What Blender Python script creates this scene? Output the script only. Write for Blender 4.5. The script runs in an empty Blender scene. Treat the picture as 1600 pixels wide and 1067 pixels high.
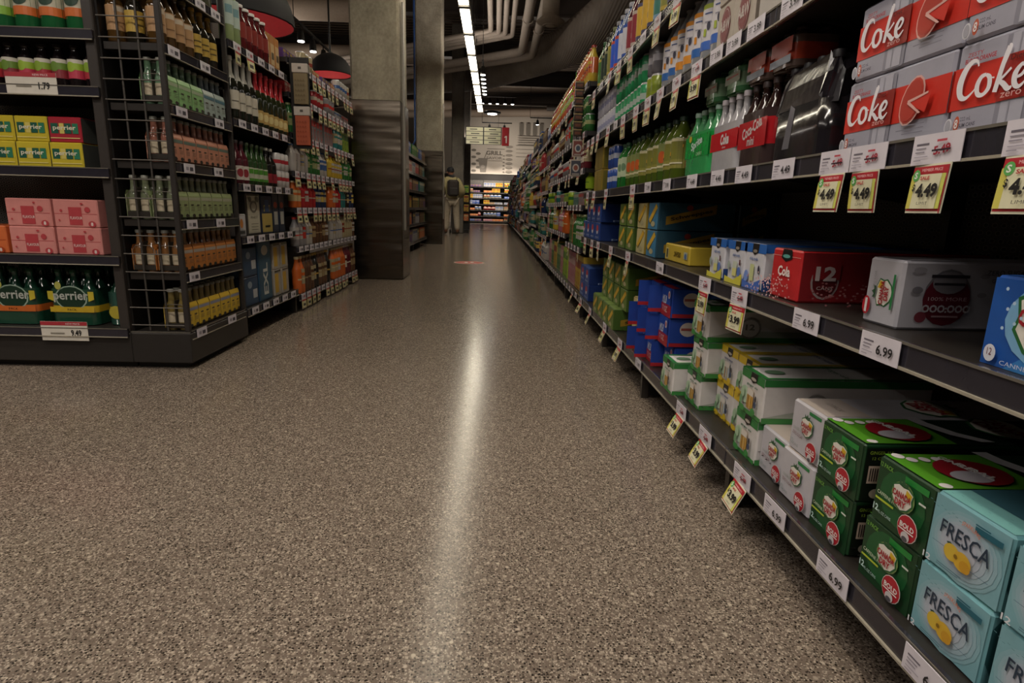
import bpy, math, random
from mathutils import Vector, Matrix
random.seed(7)
sc = bpy.context.scene
COL = sc.collection
R = math.radians

# ---------------------------------------------------------------- camera
F_PX = 917.0
def cam_axes(pi, ro, ya):
    cy, sy, cp, sp, cr, sr = math.cos(ya), math.sin(ya), math.cos(pi), math.sin(pi), math.cos(ro), math.sin(ro)
    A = Matrix(((cy, 0, -sy), (0, 1, 0), (sy, 0, cy)))
    B = Matrix(((1, 0, 0), (0, cp, -sp), (0, sp, cp)))
    C_ = Matrix(((cr, -sr, 0), (sr, cr, 0), (0, 0, 1)))
    return C_ @ B @ Matrix.Diagonal((1, -1, 1)) @ A
M = cam_axes(R(12.77), R(1.57), R(1.93))
ax = [Vector((M[i][0], M[i][2], M[i][1])) for i in range(3)]
cam = bpy.data.objects.new('camera', bpy.data.cameras.new('camera'))
COL.objects.link(cam)
rot = Matrix((ax[0], -ax[1], -ax[2])).transposed()
cam.matrix_world = Matrix.Translation((0, 0, .75)) @ rot.to_4x4()
cam.data.sensor_width = 36
cam.data.lens = F_PX / 1600 * 36
cam.data.clip_start = .02
cam.data.clip_end = 200
sc.camera = cam
# ---------------------------------------------------------------- world, light, exposure
w = bpy.data.worlds.new('world'); sc.world = w; w.use_nodes = True
w.node_tree.nodes['Background'].inputs[0].default_value = (1, .9, .8, 1)
w.node_tree.nodes['Background'].inputs[1].default_value = .035
sc.view_settings.view_transform = 'Standard'
sc.view_settings.look = 'None'
sc.view_settings.exposure = 0.0
sc.view_settings.gamma = 1
sc.cycles.sample_clamp_indirect = 3.0
STRIP_POWER = 18.0
CEIL_FILL = [  # unseen fill lights added for the neighbouring and cross aisles: x, y, size x, size y, watts
    (-4.6, 1.0, .3, 7, 75), (4.2, 4.0, .3, 10, 40), (-4.6, 12.0, .3, 9, 60), (-.3, -2.4, 2.4, .3, 90), (-1.2, .5, 2.0, .3, 46)]
for i, (x, y, sx, sy, p) in enumerate(CEIL_FILL):
    l = bpy.data.lights.new('overhead_fill_light', 'AREA'); l.shape = 'RECTANGLE'; l.size = sx; l.size_y = sy
    l.energy = p; l.color = (1, .91, .82)
    o = bpy.data.objects.new('overhead_fill_light', l); COL.objects.link(o); o.location = (x, y, 3.2)
for x, y, sx, sy, p in ((-.455, 6, .12, 14, 110), (-4.6, 8, .3, 16, 130), (4.2, 8, .3, 16, 90), (-2, 24, 8, .3, 90)):   # added fill light aimed up to brighten the ceiling
    l = bpy.data.lights.new('upward_fill_light', 'AREA'); l.shape = 'RECTANGLE'; l.size = sx; l.size_y = sy; l.energy = p; l.color = (1, .89, .78)
    o = bpy.data.objects.new('upward_fill_light', l); COL.objects.link(o); o.location = (x, y, 3.40); o.rotation_euler = (math.pi, 0, 0)
SPOTS = []   # (location, target, watts) filled by the track lamps below
def spot(loc, tgt, p, size=60, blend=.5, col=(1, .9, .76)):
    l = bpy.data.lights.new('track_spot_light', 'SPOT'); l.energy = p; l.spot_size = R(size); l.spot_blend = blend
    l.color = col; l.shadow_soft_size = .04
    o = bpy.data.objects.new('track_spot_light', l); COL.objects.link(o); o.location = loc
    o.rotation_euler = (Vector(tgt) - Vector(loc)).to_track_quat('-Z', 'Y').to_euler()

# ---------------------------------------------------------------- helpers
def lin(c): return c / 12.92 if c <= .04045 else ((c + .055) / 1.055) ** 2.4
def H(s):
    if not isinstance(s, str): return s
    return (lin(int(s[0:2], 16) / 255), lin(int(s[2:4], 16) / 255), lin(int(s[4:6], 16) / 255))
class N:
    def __init__(s, name):
        s.m = bpy.data.materials.new(name); s.m.use_nodes = True; s.t = s.m.node_tree
        s.b = s.t.nodes['Principled BSDF']
    def n(s, kind, **kw):
        x = s.t.nodes.new('ShaderNode' + kind)
        for k, v in kw.items():
            if k in x.inputs: x.inputs[k].default_value = v
            else: setattr(x, k, v)
        return x
    def l(s, a, b): s.t.links.new(a, b)
    def p(s, **kw):
        for k, v in kw.items(): s.b.inputs[k.replace('_', ' ')].default_value = v
        return s
    def ramp(s, src, stops):
        r = s.n('ValToRGB'); e = r.color_ramp.elements
        while len(e) < len(stops): e.new(.5)
        for q, (pos, c) in zip(e, stops): q.position = pos; q.color = (*c, 1) if len(c) == 3 else c
        s.l(src, r.inputs[0]); return r.outputs[0]
    def coords(s, scale=(1, 1, 1), kind='Object'):
        t = s.n('TexCoord'); mp = s.n('Mapping'); mp.inputs['Scale'].default_value = scale
        s.l(t.outputs[kind], mp.inputs[0]); return mp.outputs[0]
def printed(name, rough, coat=0, wear=.08, metal=0, bump=0, spec=.5):
    """colour comes from the object's own print (face colours), slightly worn by noise"""
    k = N(name); a = k.n('VertexColor'); a.layer_name = 'Col'
    ns = k.n('TexNoise', Scale=35., Detail=3.); k.l(k.coords(), ns.inputs['Vector'])
    f = k.ramp(ns.outputs['Fac'], [(.3, (1 - wear,) * 3), (.7, (1, 1, 1))])
    mx = k.n('MixRGB', blend_type='MULTIPLY'); mx.inputs[0].default_value = 1
    k.l(a.outputs[0], mx.inputs[1]); k.l(f, mx.inputs[2]); k.l(mx.outputs[0], k.b.inputs['Base Color'])
    k.p(Roughness=rough, Coat_Weight=coat, Coat_Roughness=.1, Metallic=metal, Specular_IOR_Level=spec)
    if bump:
        b = k.n('Bump', Strength=bump, Distance=.002); n2 = k.n('TexNoise', Scale=22., Detail=2.)
        k.l(k.coords(), n2.inputs['Vector']); k.l(n2.outputs['Fac'], b.inputs['Height']); k.l(b.outputs[0], k.b.inputs['Normal'])
    return k.m
MAT = {}
MAT['card'] = printed('printed_carton', .42, .12)
MAT['paper'] = printed('printed_paper', .5)
MAT['bottle'] = printed('bottle_plastic', .12, .4, .03)
MAT['wrap'] = printed('shrink_wrap', .18, .6, .1, 0, .9)
MAT['can'] = printed('printed_can', .25, .3, .03, .08)
MAT['metal'] = printed('painted_metal', .38, 0, .12)
MAT['chan'] = printed('price_channel_plastic', .22, .3, .1)
MAT['cloth'] = printed('cloth', .85, 0, .2, 0, .3, .2)
MAT['matte'] = printed('matte_paint', .7, 0, .12)
MAT['foil'] = printed('foil_bag', .3, .2, .12, 0, .8)
def glow(name, col, s):
    k = N(name); k.p(Base_Color=(*col, 1), Emission_Color=(*col, 1), Emission_Strength=s); return k.m
MAT['lamp'] = glow('strip_lamp_diffuser', (1, .90, .70), STRIP_POWER)
MAT['spotlens'] = glow('spot_lamp_lens', (1, .95, .88), 14)
def m_floor():
    k = N('polished_aggregate_floor'); c = k.coords()
    big = k.n('TexNoise', Scale=.7, Detail=4.); k.l(c, big.inputs['Vector'])
    base = k.ramp(big.outputs['Fac'], [(.2, H('695d53')), (.8, H('74675c'))])
    prev = base
    for sc_, th, lo, hi, jit in ((88, .26, H('b4a696'), H('4c4239'), 1), (130, .28, H('a69888'), H('42382f'), 1), (210, .34, H('b0a292'), H('332b26'), 1), (320, .38, H('bcae9e'), H('241e1a'), 1), (170, .24, H('1c1714'), H('342c27'), 1)):
        v = k.n('TexVoronoi', Scale=float(sc_)); k.l(c, v.inputs['Vector'])
        wn = k.n('SeparateColor'); k.l(v.outputs['Color'], wn.inputs[0])
        colr = k.ramp(wn.outputs[0], [(0, lo), (1, hi)])
        # only some of the cells hold a stone, and only near the cell centre
        sel = k.n('Math', operation='GREATER_THAN'); k.l(wn.outputs[1], sel.inputs[0]); sel.inputs[1].default_value = .52
        near = k.ramp(v.outputs['Distance'], [(th, (1, 1, 1)), (th + .22, (0, 0, 0))])
        mu = k.n('Math', operation='MULTIPLY'); k.l(sel.outputs[0], mu.inputs[0]); k.l(near, mu.inputs[1])
        mx = k.n('MixRGB'); k.l(mu.outputs[0], mx.inputs[0]); k.l(prev, mx.inputs[1]); k.l(colr, mx.inputs[2]); prev = mx.outputs[0]
    v = k.n('TexVoronoi', Scale=48.); k.l(c, v.inputs['Vector'])
    s2 = k.n('SeparateColor'); k.l(v.outputs['Color'], s2.inputs[0])
    g = k.n('Math', operation='GREATER_THAN'); k.l(s2.outputs[0], g.inputs[0]); g.inputs[1].default_value = .92
    nr = k.ramp(v.outputs['Distance'], [(.14, (1, 1, 1)), (.22, (0, 0, 0))])
    mu = k.n('Math', operation='MULTIPLY'); k.l(g.outputs[0], mu.inputs[0]); k.l(nr, mu.inputs[1])
    mx = k.n('MixRGB'); k.l(mu.outputs[0], mx.inputs[0]); k.l(prev, mx.inputs[1]); mx.inputs[2].default_value = (*H('b3a694'), 1)
    k.l(mx.outputs[0], k.b.inputs['Base Color'])
    sm = k.n('TexNoise', Scale=1.6, Detail=5.); k.l(c, sm.inputs['Vector'])
    rr = k.ramp(sm.outputs['Fac'], [(.2, (.175,) * 3), (.8, (.195,) * 3)]); k.l(rr, k.b.inputs['Roughness'])
    n2 = k.n('TexNoise', Scale=160., Detail=2.); k.l(c, n2.inputs['Vector'])
    b = k.n('Bump', Strength=.12, Distance=.001); k.l(n2.outputs['Fac'], b.inputs['Height']); k.l(b.outputs[0], k.b.inputs['Normal'])
    k.p(Specular_IOR_Level=.22); return k.m
MAT['floor'] = m_floor()
def m_concrete(name, a, b_, bl=.35):
    k = N(name); c = k.coords((1, 1, .8))
    n1 = k.n('TexNoise', Scale=3.2, Detail=9., Roughness=.65); k.l(c, n1.inputs['Vector'])
    n2 = k.n('TexNoise', Scale=40., Detail=4.); k.l(c, n2.inputs['Vector'])
    mx = k.n('MixRGB'); mx.inputs[0].default_value = .3; k.l(n1.outputs['Fac'], mx.inputs[1]); k.l(n2.outputs['Fac'], mx.inputs[2])
    k.l(k.ramp(mx.outputs[0], [(.34, H(a)), (.66, H(b_))]), k.b.inputs['Base Color'])
    bp = k.n('Bump', Strength=bl, Distance=.004); k.l(mx.outputs[0], bp.inputs['Height']); k.l(bp.outputs[0], k.b.inputs['Normal'])
    k.p(Roughness=.8); return k.m
MAT['concrete'] = m_concrete('cast_concrete', '7d7668', 'b4ab98')
MAT['concrete_dark'] = m_concrete('dark_concrete', '55504a', '7a736a')  # same concrete pattern in darker tones
def m_steel():
    k = N('brushed_steel'); c = k.coords((1.2, 1.2, 60)); n = k.n('TexNoise', Scale=6., Detail=5.); k.l(c, n.inputs['Vector'])
    k.l(k.ramp(n.outputs['Fac'], [(.3, H('5d554c')), (.7, H('7d7468'))]), k.b.inputs['Base Color'])
    c2 = k.coords((.4, .4, 3.2)); w_ = k.n('TexNoise', Scale=1.6, Detail=2.); k.l(c2, w_.inputs['Vector'])
    b = k.n('Bump', Strength=.5, Distance=.04); k.l(w_.outputs['Fac'], b.inputs['Height']); k.l(b.outputs[0], k.b.inputs['Normal'])
    k.p(Metallic=1, Roughness=.26); return k.m
MAT['steel'] = m_steel()
def m_perf():
    """dark steel back panel with a grid of punched holes"""
    k = N('perforated_back_panel'); c = k.coords(); s = k.n('SeparateXYZ'); k.l(c, s.inputs[0])
    def cell(sock, sc_, off=None):
        a = k.n('Math', operation='MULTIPLY'); k.l(sock, a.inputs[0]); a.inputs[1].default_value = sc_
        if off: q = k.n('Math', operation='ADD'); k.l(a.outputs[0], q.inputs[0]); k.l(off, q.inputs[1]); a = q
        f = k.n('Math', operation='FRACT'); k.l(a.outputs[0], f.inputs[0])
        d = k.n('Math', operation='SUBTRACT'); k.l(f.outputs[0], d.inputs[0]); d.inputs[1].default_value = .5
        p = k.n('Math', operation='MULTIPLY'); k.l(d.outputs[0], p.inputs[0]); k.l(d.outputs[0], p.inputs[1]); return p.outputs[0], a.outputs[0]
    z2, za = cell(s.outputs['Z'], 60.)
    fl = k.n('Math', operation='FLOOR'); k.l(za, fl.inputs[0]); h = k.n('Math', operation='MULTIPLY'); k.l(fl.outputs[0], h.inputs[0]); h.inputs[1].default_value = .5
    sm = k.n('Math', operation='ADD'); k.l(s.outputs['X'], sm.inputs[0]); k.l(s.outputs['Y'], sm.inputs[1])
    y2, _ = cell(sm.outputs[0], 42., h.outputs[0])
    ad = k.n('Math', operation='ADD'); k.l(z2, ad.inputs[0]); k.l(y2, ad.inputs[1])
    f = k.ramp(ad.outputs[0], [(.05, H('040404')), (.075, H('a39b92')), (.12, H('4a4642'))])  # pale ring paints a highlight round each hole
    k.l(f, k.b.inputs['Base Color']); k.p(Roughness=.5); return k.m
MAT['perf'] = m_perf()
def m_duct():
    k = N('spiral_duct_paint'); c = k.coords()
    wv = k.n('TexWave', Scale=9., Distortion=0.); wv.bands_direction = 'X'; k.l(c, wv.inputs['Vector'])
    b = k.n('Bump', Strength=.5, Distance=.015); k.l(wv.outputs['Fac'], b.inputs['Height']); k.l(b.outputs[0], k.b.inputs['Normal'])
    n = k.n('TexNoise', Scale=2., Detail=3.); k.l(c, n.inputs['Vector'])
    k.l(k.ramp(n.outputs['Fac'], [(.3, H('7c7268')), (.7, H('8e847a'))]), k.b.inputs['Base Color'])
    k.p(Roughness=.6); return k.m
MAT['duct'] = m_duct()
def m_deck():
    k = N('ceiling_deck_paint'); c = k.coords(); wv = k.n('TexWave', Scale=1.3, Distortion=0.); wv.bands_direction = 'Y'; k.l(c, wv.inputs['Vector'])
    b = k.n('Bump', Strength=1., Distance=.08); k.l(wv.outputs['Fac'], b.inputs['Height']); k.l(b.outputs[0], k.b.inputs['Normal'])
    n = k.n('TexNoise', Scale=1., Detail=5.); k.l(c, n.inputs['Vector'])
    k.l(k.ramp(n.outputs['Fac'], [(.3, H('5f5144')), (.7, H('77685a'))]), k.b.inputs['Base Color']); k.p(Roughness=.8); return k.m
MAT['deck'] = m_deck()

TXT = {}
def text_mesh(s, bold=0.):
    key = (s, bold)
    if key not in TXT:
        cu = bpy.data.curves.new('t', 'FONT'); cu.body = s; cu.resolution_u = 2; cu.fill_mode = 'FRONT'; cu.offset = bold
        ob = bpy.data.objects.new('t', cu); me = bpy.data.meshes.new_from_object(ob)
        vs = [(v.co.x, v.co.y) for v in me.vertices]; fs = [tuple(p.vertices) for p in me.polygons]
        x0 = min(v[0] for v in vs); x1 = max(v[0] for v in vs); y0 = min(v[1] for v in vs); y1 = max(v[1] for v in vs)
        vs = [((x - (x0 + x1) / 2) / (x1 - x0), (y - (y0 + y1) / 2) / (y1 - y0)) for x, y in vs]
        bpy.data.objects.remove(ob); bpy.data.curves.remove(cu); bpy.data.meshes.remove(me)
        TXT[key] = (vs, fs)
    return TXT[key]
def catmull(pts, n=6):
    P = [pts[0]] + list(pts) + [pts[-1]]; out = []
    for i in range(1, len(P) - 2):
        for j in range(n):
            t = j / n
            out.append(tuple(.5 * ((2 * P[i][k]) + (-P[i-1][k] + P[i+1][k]) * t + (2*P[i-1][k] - 5*P[i][k] + 4*P[i+1][k] - P[i+2][k]) * t*t + (-P[i-1][k] + 3*P[i][k] - 3*P[i+1][k] + P[i+2][k]) * t**3) for k in range(len(pts[0]))))
    out.append(tuple(pts[-1])); return out
class MB:
    def __init__(s): s.v = []; s.f = []; s.c = []; s.s = []
    def face(s, pts, col, sm=False):
        i = len(s.v); s.v += [tuple(p) for p in pts]; s.f.append(tuple(range(i, i + len(pts)))); s.c.append(H(col)); s.s.append(sm)
    def grid(s, rows, col, closed=True, sm=True):
        """rows of points (rings) joined; col one colour or one per gap"""
        i = len(s.v); n = len(rows[0])
        for r in rows: s.v += [tuple(p) for p in r]
        for a in range(len(rows) - 1):
            c = H(col[a]) if isinstance(col, list) else H(col)
            for b in range(n if closed else n - 1):
                b2 = (b + 1) % n
                s.f.append((i + a*n + b, i + a*n + b2, i + (a+1)*n + b2, i + (a+1)*n + b)); s.c.append(c); s.s.append(sm)
        return i
    def box(s, x0, y0, z0, x1, y1, z1, col, b=0., cols=None):
        cols = cols or {}
        if b <= 0:
            q = [(x0,y0,z0),(x1,y0,z0),(x1,y1,z0),(x0,y1,z0),(x0,y0,z1),(x1,y0,z1),(x1,y1,z1),(x0,y1,z1)]
            for nm, f in (('-z',(0,3,2,1)),('+z',(4,5,6,7)),('-y',(0,1,5,4)),('+x',(1,2,6,5)),('+y',(2,3,7,6)),('-x',(3,0,4,7))):
                s.face([q[k] for k in f], cols.get(nm, col))
            return
        lo, hi = (x0, y0, z0), (x1, y1, z1)
        b = min(b, *(abs(hi[k] - lo[k]) * .45 for k in range(3)))
        def P(sg, axis):  # corner point lying on face `axis`
            return tuple((lo[k] + (0 if k == axis else b)) if sg[k] < 0 else (hi[k] - (0 if k == axis else b)) for k in range(3))
        import itertools
        for a in range(3):
            u, v = (a + 1) % 3, (a + 2) % 3
            for sgn in (-1, 1):
                pts = []
                for (su, sv) in ((-1,-1),(1,-1),(1,1),(-1,1)):
                    g = [0, 0, 0]; g[a] = sgn; g[u] = su; g[v] = sv; pts.append(P(g, a))
                if sgn < 0: pts.reverse()
                s.face(pts, cols.get(('-' if sgn < 0 else '+') + 'xyz'[a], col))
            for su, sv in itertools.product((-1, 1), repeat=2):   # edges running along axis a
                g0 = [0, 0, 0]; g1 = [0, 0, 0]; g0[u] = g1[u] = su; g0[v] = g1[v] = sv; g0[a] = -1; g1[a] = 1
                pts = [P(g0, u), P(g1, u), P(g1, v), P(g0, v)]
                if su * sv < 0: pts.reverse()
                s.face(pts, col)
        for g in itertools.product((-1, 1), repeat=3):
            pts = [P(g, 0), P(g, 1), P(g, 2)]
            if g[0] * g[1] * g[2] < 0: pts.reverse()
            s.face(pts, col)
    def lathe(s, prof, col, seg=16, c=(0, 0, 0), cap=True, sx=1, sy=1):
        rows = [[(c[0] + r*sx*math.cos(2*math.pi*k/seg), c[1] + r*sy*math.sin(2*math.pi*k/seg), c[2] + z) for k in range(seg)] for r, z in prof]
        s.grid(rows, col)
        if cap:
            cc = col if not isinstance(col, list) else col[-1]; c0 = col if not isinstance(col, list) else col[0]
            if prof[-1][0] > 1e-5: s.face(rows[-1], cc)
            if prof[0][0] > 1e-5: s.face(rows[0][::-1], c0)
    def tube(s, pts, r, col, seg=8, cap=True):
        pts = [Vector(p) for p in pts]; rows = []; up = Vector((0, 0, 1)); rr = r if isinstance(r, (list, tuple)) else [r] * len(pts)
        for i, p in enumerate(pts):
            d = (pts[min(i+1, len(pts)-1)] - pts[max(i-1, 0)]).normalized()
            if abs(d.dot(up)) > .95: up = Vector((1, 0, 0)) if abs(d.x) < .9 else Vector((0, 1, 0))
            a = d.cross(up).normalized(); b = a.cross(d)
            rows.append([p + a*(rr[i]*math.cos(2*math.pi*k/seg)) + b*(rr[i]*math.sin(2*math.pi*k/seg)) for k in range(seg)])
        s.grid([r_[::-1] for r_ in rows], col)
        if cap: s.face(rows[0], col); s.face(rows[-1][::-1], col)
    def art(s, fr, ops, slices=1):
        """print flat shapes on a face; fr(u, v, layer) gives the point"""
        for L, op in enumerate(ops, 1):
            k = op[0]
            if k == 'r':
                _, x0, y0, x1, y1, col = op
                n = slices if slices > 1 else 1
                for i in range(n):
                    a = x0 + (x1-x0)*i/n; b = x0 + (x1-x0)*(i+1)/n
                    s.face([fr(a, y0, L), fr(b, y0, L), fr(b, y1, L), fr(a, y1, L)], col)
            elif k == 'e':
                _, cx, cy, rx, ry, col = op[:6]; ro = op[6] if len(op) > 6 else 0
                n = 16
                if slices > 1:
                    for i in range(10):
                        a0, a1 = math.pi*i/10, math.pi*(i+1)/10
                        u0, u1 = cx - rx*math.cos(a0), cx - rx*math.cos(a1); h0, h1 = ry*math.sin(a0), ry*math.sin(a1)
                        s.face([fr(u0, cy-h0, L), fr(u1, cy-h1, L), fr(u1, cy+h1, L), fr(u0, cy+h0, L)], col)
                else:
                    cr, sr = math.cos(ro), math.sin(ro)
                    s.face([fr(cx + rx*math.cos(t)*cr - ry*math.sin(t)*sr, cy + rx*math.cos(t)*sr + ry*math.sin(t)*cr, L) for t in (2*math.pi*i/n for i in range(n))], col)
            elif k == 'p':
                s.face([fr(x, y, L) for x, y in op[1]], op[2])
            elif k == 't':
                _, txt, cx, cy, w_, h_, col = op[:7]; o = op[7] if len(op) > 7 else {}
                vs, fs = text_mesh(txt, o.get('b', 0.)); ro = o.get('rot', 0); sh = o.get('sh', 0); arc = o.get('arc', 0)
                cr, sr = math.cos(ro), math.sin(ro); i = len(s.v)
                for x, y in vs:
                    x_, y_ = x*w_, y*h_ * (1 + o.get('grow', 0) * x)
                    x_ += y_*sh; y_ += arc * (.25 - x*x) * 4
                    s.v.append(tuple(fr(cx + x_*cr - y_*sr, cy + x_*sr + y_*cr, L)))
                for f in fs: s.f.append(tuple(i + q for q in f)); s.c.append(H(col)); s.s.append(False)
            elif k == 's':   # brush strokes: list of (x, y, width) paths
                _, paths, cx, cy, sc_, col = op[:6]; ro = op[6] if len(op) > 6 else 0
                cr, sr = math.cos(ro), math.sin(ro)
                for path in paths:
                    pp = catmull(path)
                    Lf, Rt = [], []
                    for i, p in enumerate(pp):
                        a = pp[max(i-1, 0)]; b = pp[min(i+1, len(pp)-1)]; dx, dy = b[0]-a[0], b[1]-a[1]; d = math.hypot(dx, dy) or 1
                        for sgn, out in ((1, Lf), (-1, Rt)):
                            x, y = (p[0] - sgn*dy/d*p[2]/2)*sc_, (p[1] + sgn*dx/d*p[2]/2)*sc_
                            out.append((cx + x*cr - y*sr, cy + x*sr + y*cr))
                    for i in range(len(pp)-1):
                        s.face([fr(*Rt[i], L), fr(*Rt[i+1], L), fr(*Lf[i+1], L), fr(*Lf[i], L)], col)
        return s
    def build(s, name, mat, bevel=0):
        me = bpy.data.meshes.new(name); me.from_pydata(s.v, [], s.f); me.materials.append(MAT[mat])
        at = me.color_attributes.new('Col', 'FLOAT_COLOR', 'CORNER'); buf = []
        for f, c in zip(s.f, s.c): buf += [c[0], c[1], c[2], 1.0] * len(f)
        at.data.foreach_set('color', buf)
        me.polygons.foreach_set('use_smooth', s.s); me.update(); return me
def props(o, label=None, cat=None, group=None, kind=None):
    if label: o['label'] = label
    if cat: o['category'] = cat
    if group: o['group'] = group
    if kind: o['kind'] = kind
    return o
SEEN = {}
def place(tree, loc, label, cat, group=None, rz=0, name=None, kind=None):
    """tree = (name, mesh or None, [children trees], label or None)"""
    def rec(t, par):
        o = bpy.data.objects.new(t[0], t[1]); COL.objects.link(o)
        if par is not None:
            o.parent = par
            if len(t) > 3 and t[3]: o['label'] = t[3]
        for ch in t[2]: rec(ch, o)
        return o
    o = rec(tree, None); o.location = loc; o.rotation_euler = (0, 0, rz)
    SEEN.setdefault(label, []).append(o)
    return props(o, label, cat, group, kind)
ONES = 'first second third fourth fifth sixth seventh eighth ninth tenth eleventh twelfth thirteenth fourteenth fifteenth sixteenth seventeenth eighteenth nineteenth'.split()
def nth(i):
    if i <= 19: return ONES[i-1]
    t, r = divmod(i, 10); T = ['', '', 'twent', 'thirt', 'fort'][t]
    return T + 'ieth' if r == 0 else T + 'y-' + ONES[r-1]

# ---------------------------------------------------------------- carton prototypes (front looks along -x, base at z 0)
E_ = .0005
def fr_front(w_, h_): return lambda u, v, L: (-E_*L - .0002, -u, v)
def fr_side(w_, d_): return lambda u, v, L: (u, -w_/2 - E_*L - .0002, v)        # the -y side, u = depth
def fr_side2(w_, d_): return lambda u, v, L: (d_ - u, w_/2 + E_*L + .0002, v)   # the +y side
def fr_top(h_): return lambda u, v, L: (v, -u, h_ + E_*L + .0002)
CART = {}
def carton(key, w_, d_, h_, col, front=(), side=(), top=(), cols=None, mat='card', b=.004, name='drink_carton'):
    if key not in CART:
        m = MB(); m.box(0, -w_/2, 0, d_, w_/2, h_, col, b, cols)
        m.art(fr_front(w_, h_), front); m.art(fr_side(w_, d_), side); m.art(fr_side2(w_, d_), side); m.art(fr_top(h_), top)  # several side prints are dimmer than the fronts: shelf shade painted in
        CART[key] = (name, m.build(name, mat), [])
    return CART[key]
def cd_logo(cx, cy, s, rot=0, halo=None):
    def P(pts): 
        c, q = math.cos(rot), math.sin(rot)
        return [(cx + (x*c - y*q)*s, cy + (x*q + y*c)*s) for x, y in pts]
    sh = [(-1, .55), (-.5, .8), (0, .72), (.5, .8), (1, .55), (.9, .1), (1.0, -.25), (.6, -.75), (0, -1), (-.6, -.75), (-1.0, -.25), (-.9, .1)]
    ops = []
    if halo: ops.append(('e', cx, cy, s*1.2, s*1.12, '7f9a5c', rot))
    ops += [('p', P([(x*1.12, y*1.12) for x, y in sh]), '2c6b3a'), ('p', P(sh), 'e9e4da'),
            ('p', P([(.35, .72), (.95, .52), (.85, .1), (.3, .2)]), 'd9b52c'),
            ('p', P([(-.45, .9), (-.5, 1.25), (-.2, 1.05), (0, 1.35), (.2, 1.05), (.5, 1.25), (.45, .9)]), '2f5a38')]
    c, q = math.cos(rot), math.sin(rot)
    ops += [('t', 'CANADA', cx - .18*s*-q*0 + (-(.12)*q)*s, cy + .12*c*s, 1.9*s, .5*s, 'a3202c', {'b': .04, 'rot': rot}),
            ('t', 'DRY', cx + (.45*q)*s, cy - .45*c*s, 1.15*s, .5*s, 'a3202c', {'b': .04, 'rot': rot})]
    return ops
def roundel(cx, cy, s, rot=0):
    return [('e', cx, cy, s*1.06, s*1.06, 'e3dcd8'), ('e', cx, cy, s, s, 'b3212f'), ('t', 'BOLD', cx, cy + .15*s, 1.5*s, .42*s, 'f0ece8', {'b': .03, 'rot': rot}),
            ('r', cx - .8*s, cy - .22*s, cx + .8*s, cy - .12*s, 'f0ece8'), ('e', cx + .05*s, cy - .62*s, .45*s, .4*s, 'cfc9cb'), ('e', cx + .05*s, cy - .78*s, .3*s, .2*s, '55525a')]
def big_roundel(cx, cy, rx, ry, dull=1):
    return [('e', cx, cy, rx, ry, '8e1a26'), ('e', cx - rx*.15, cy + ry*.55, rx*.75, ry*.5, 'b9b6bd'), ('r', cx - rx*.85, cy - ry*.1, cx + rx*.85, cy - ry*.02, 'e8e4e4'),
            ('t', 'REAL GINGER', cx, cy - ry*.3, rx*1.7, ry*.24, 'e8e4e4', {'b': .02}), ('r', cx - rx*.6, cy - ry*.62, cx + rx*.6, cy - ry*.55, 'e8e4e4')]
W, D_, HC = .124, .40, .107
def c_green():
    fr = [('r', -.06, .0, .06, .104, '173f22'), ('e', 0, .055, .05, .045, '1f5a30'), ('r', .0, .088, .05, .098, '2b8a3c'), ('t', '12 PACK', -.042, .094, .03, .007, '7fc04a'), ('t', 'CAFFEINE FREE', -.028, .047, .05, .006, 'd9e8c8', {'rot': -.05}), ('r', -.055, .036, -.012, .0395, 'b7c93a'),
          ('t', '12', -.050, .022, .012, .011, 'c3e0dc', {'b': .03}), ('t', 'FL OZ CANS', -.027, .018, .03, .005, 'c3e0dc'), ('r', .038, .072, .052, .075, 'dfe5dc')]
    fr += cd_logo(.006, .066, .021, 0, 'd8d9a0') + roundel(.030, .027, .020)
    sd = [('r', .005, .004, .39, .10, '10190f'), ('r', .012, .036, .045, .068, 'cbb8a6'), ('t', 'IIIIIII', .028, .052, .026, .024, '2a2420', {'b': .01}), ('t', 'GINGER ALE', .03, .092, .04, .006, '8fae3c'), ('t', '12 CANS', .03, .082, .03, .005, '8fae3c'),
          ('e', .03, .018, .012, .009, 'b7ae9c'), ('e', .2, .052, .055, .042, '235c31')] + cd_logo(.2, .052, .035)
    tp = [('r', -.06, .002, .06, .39, '12261a'), ('r', -.06, .003, .06, .16, '5ba32a'), ('e', .052, .018, .008, .009, 'ece6e6'), ('e', -.05, .018, .010, .009, 'ece6e6')] + \
         [('e', -.035 + .0*k, .03 + .02*k, .009, .008, 'ece6e6') for k in range(3)] + \
         [('e', .01, .09, .045, .052, '8e1a26'), ('e', .028, .075, .02, .03, 'b7b3bc'), ('t', 'REAL', .012, .095, .06, .016, 'e8e4e4', {'b': .02, 'rot': .3}), ('t', 'GINGER', -.012, .085, .06, .013, 'e8e4e4', {'b': .02, 'rot': .3})] + \
         [('p', [(-.06, .145), (-.02, .15), (.03, .17), (.06, .2), (.06, .225), (.02, .19), (-.03, .172), (-.06, .17)], 'c8c6cc')] + cd_logo(0, .29, .05, 0)
    return carton('green', W, D_, HC, '173f22', fr, sd, tp, name='soda_carton')
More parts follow.
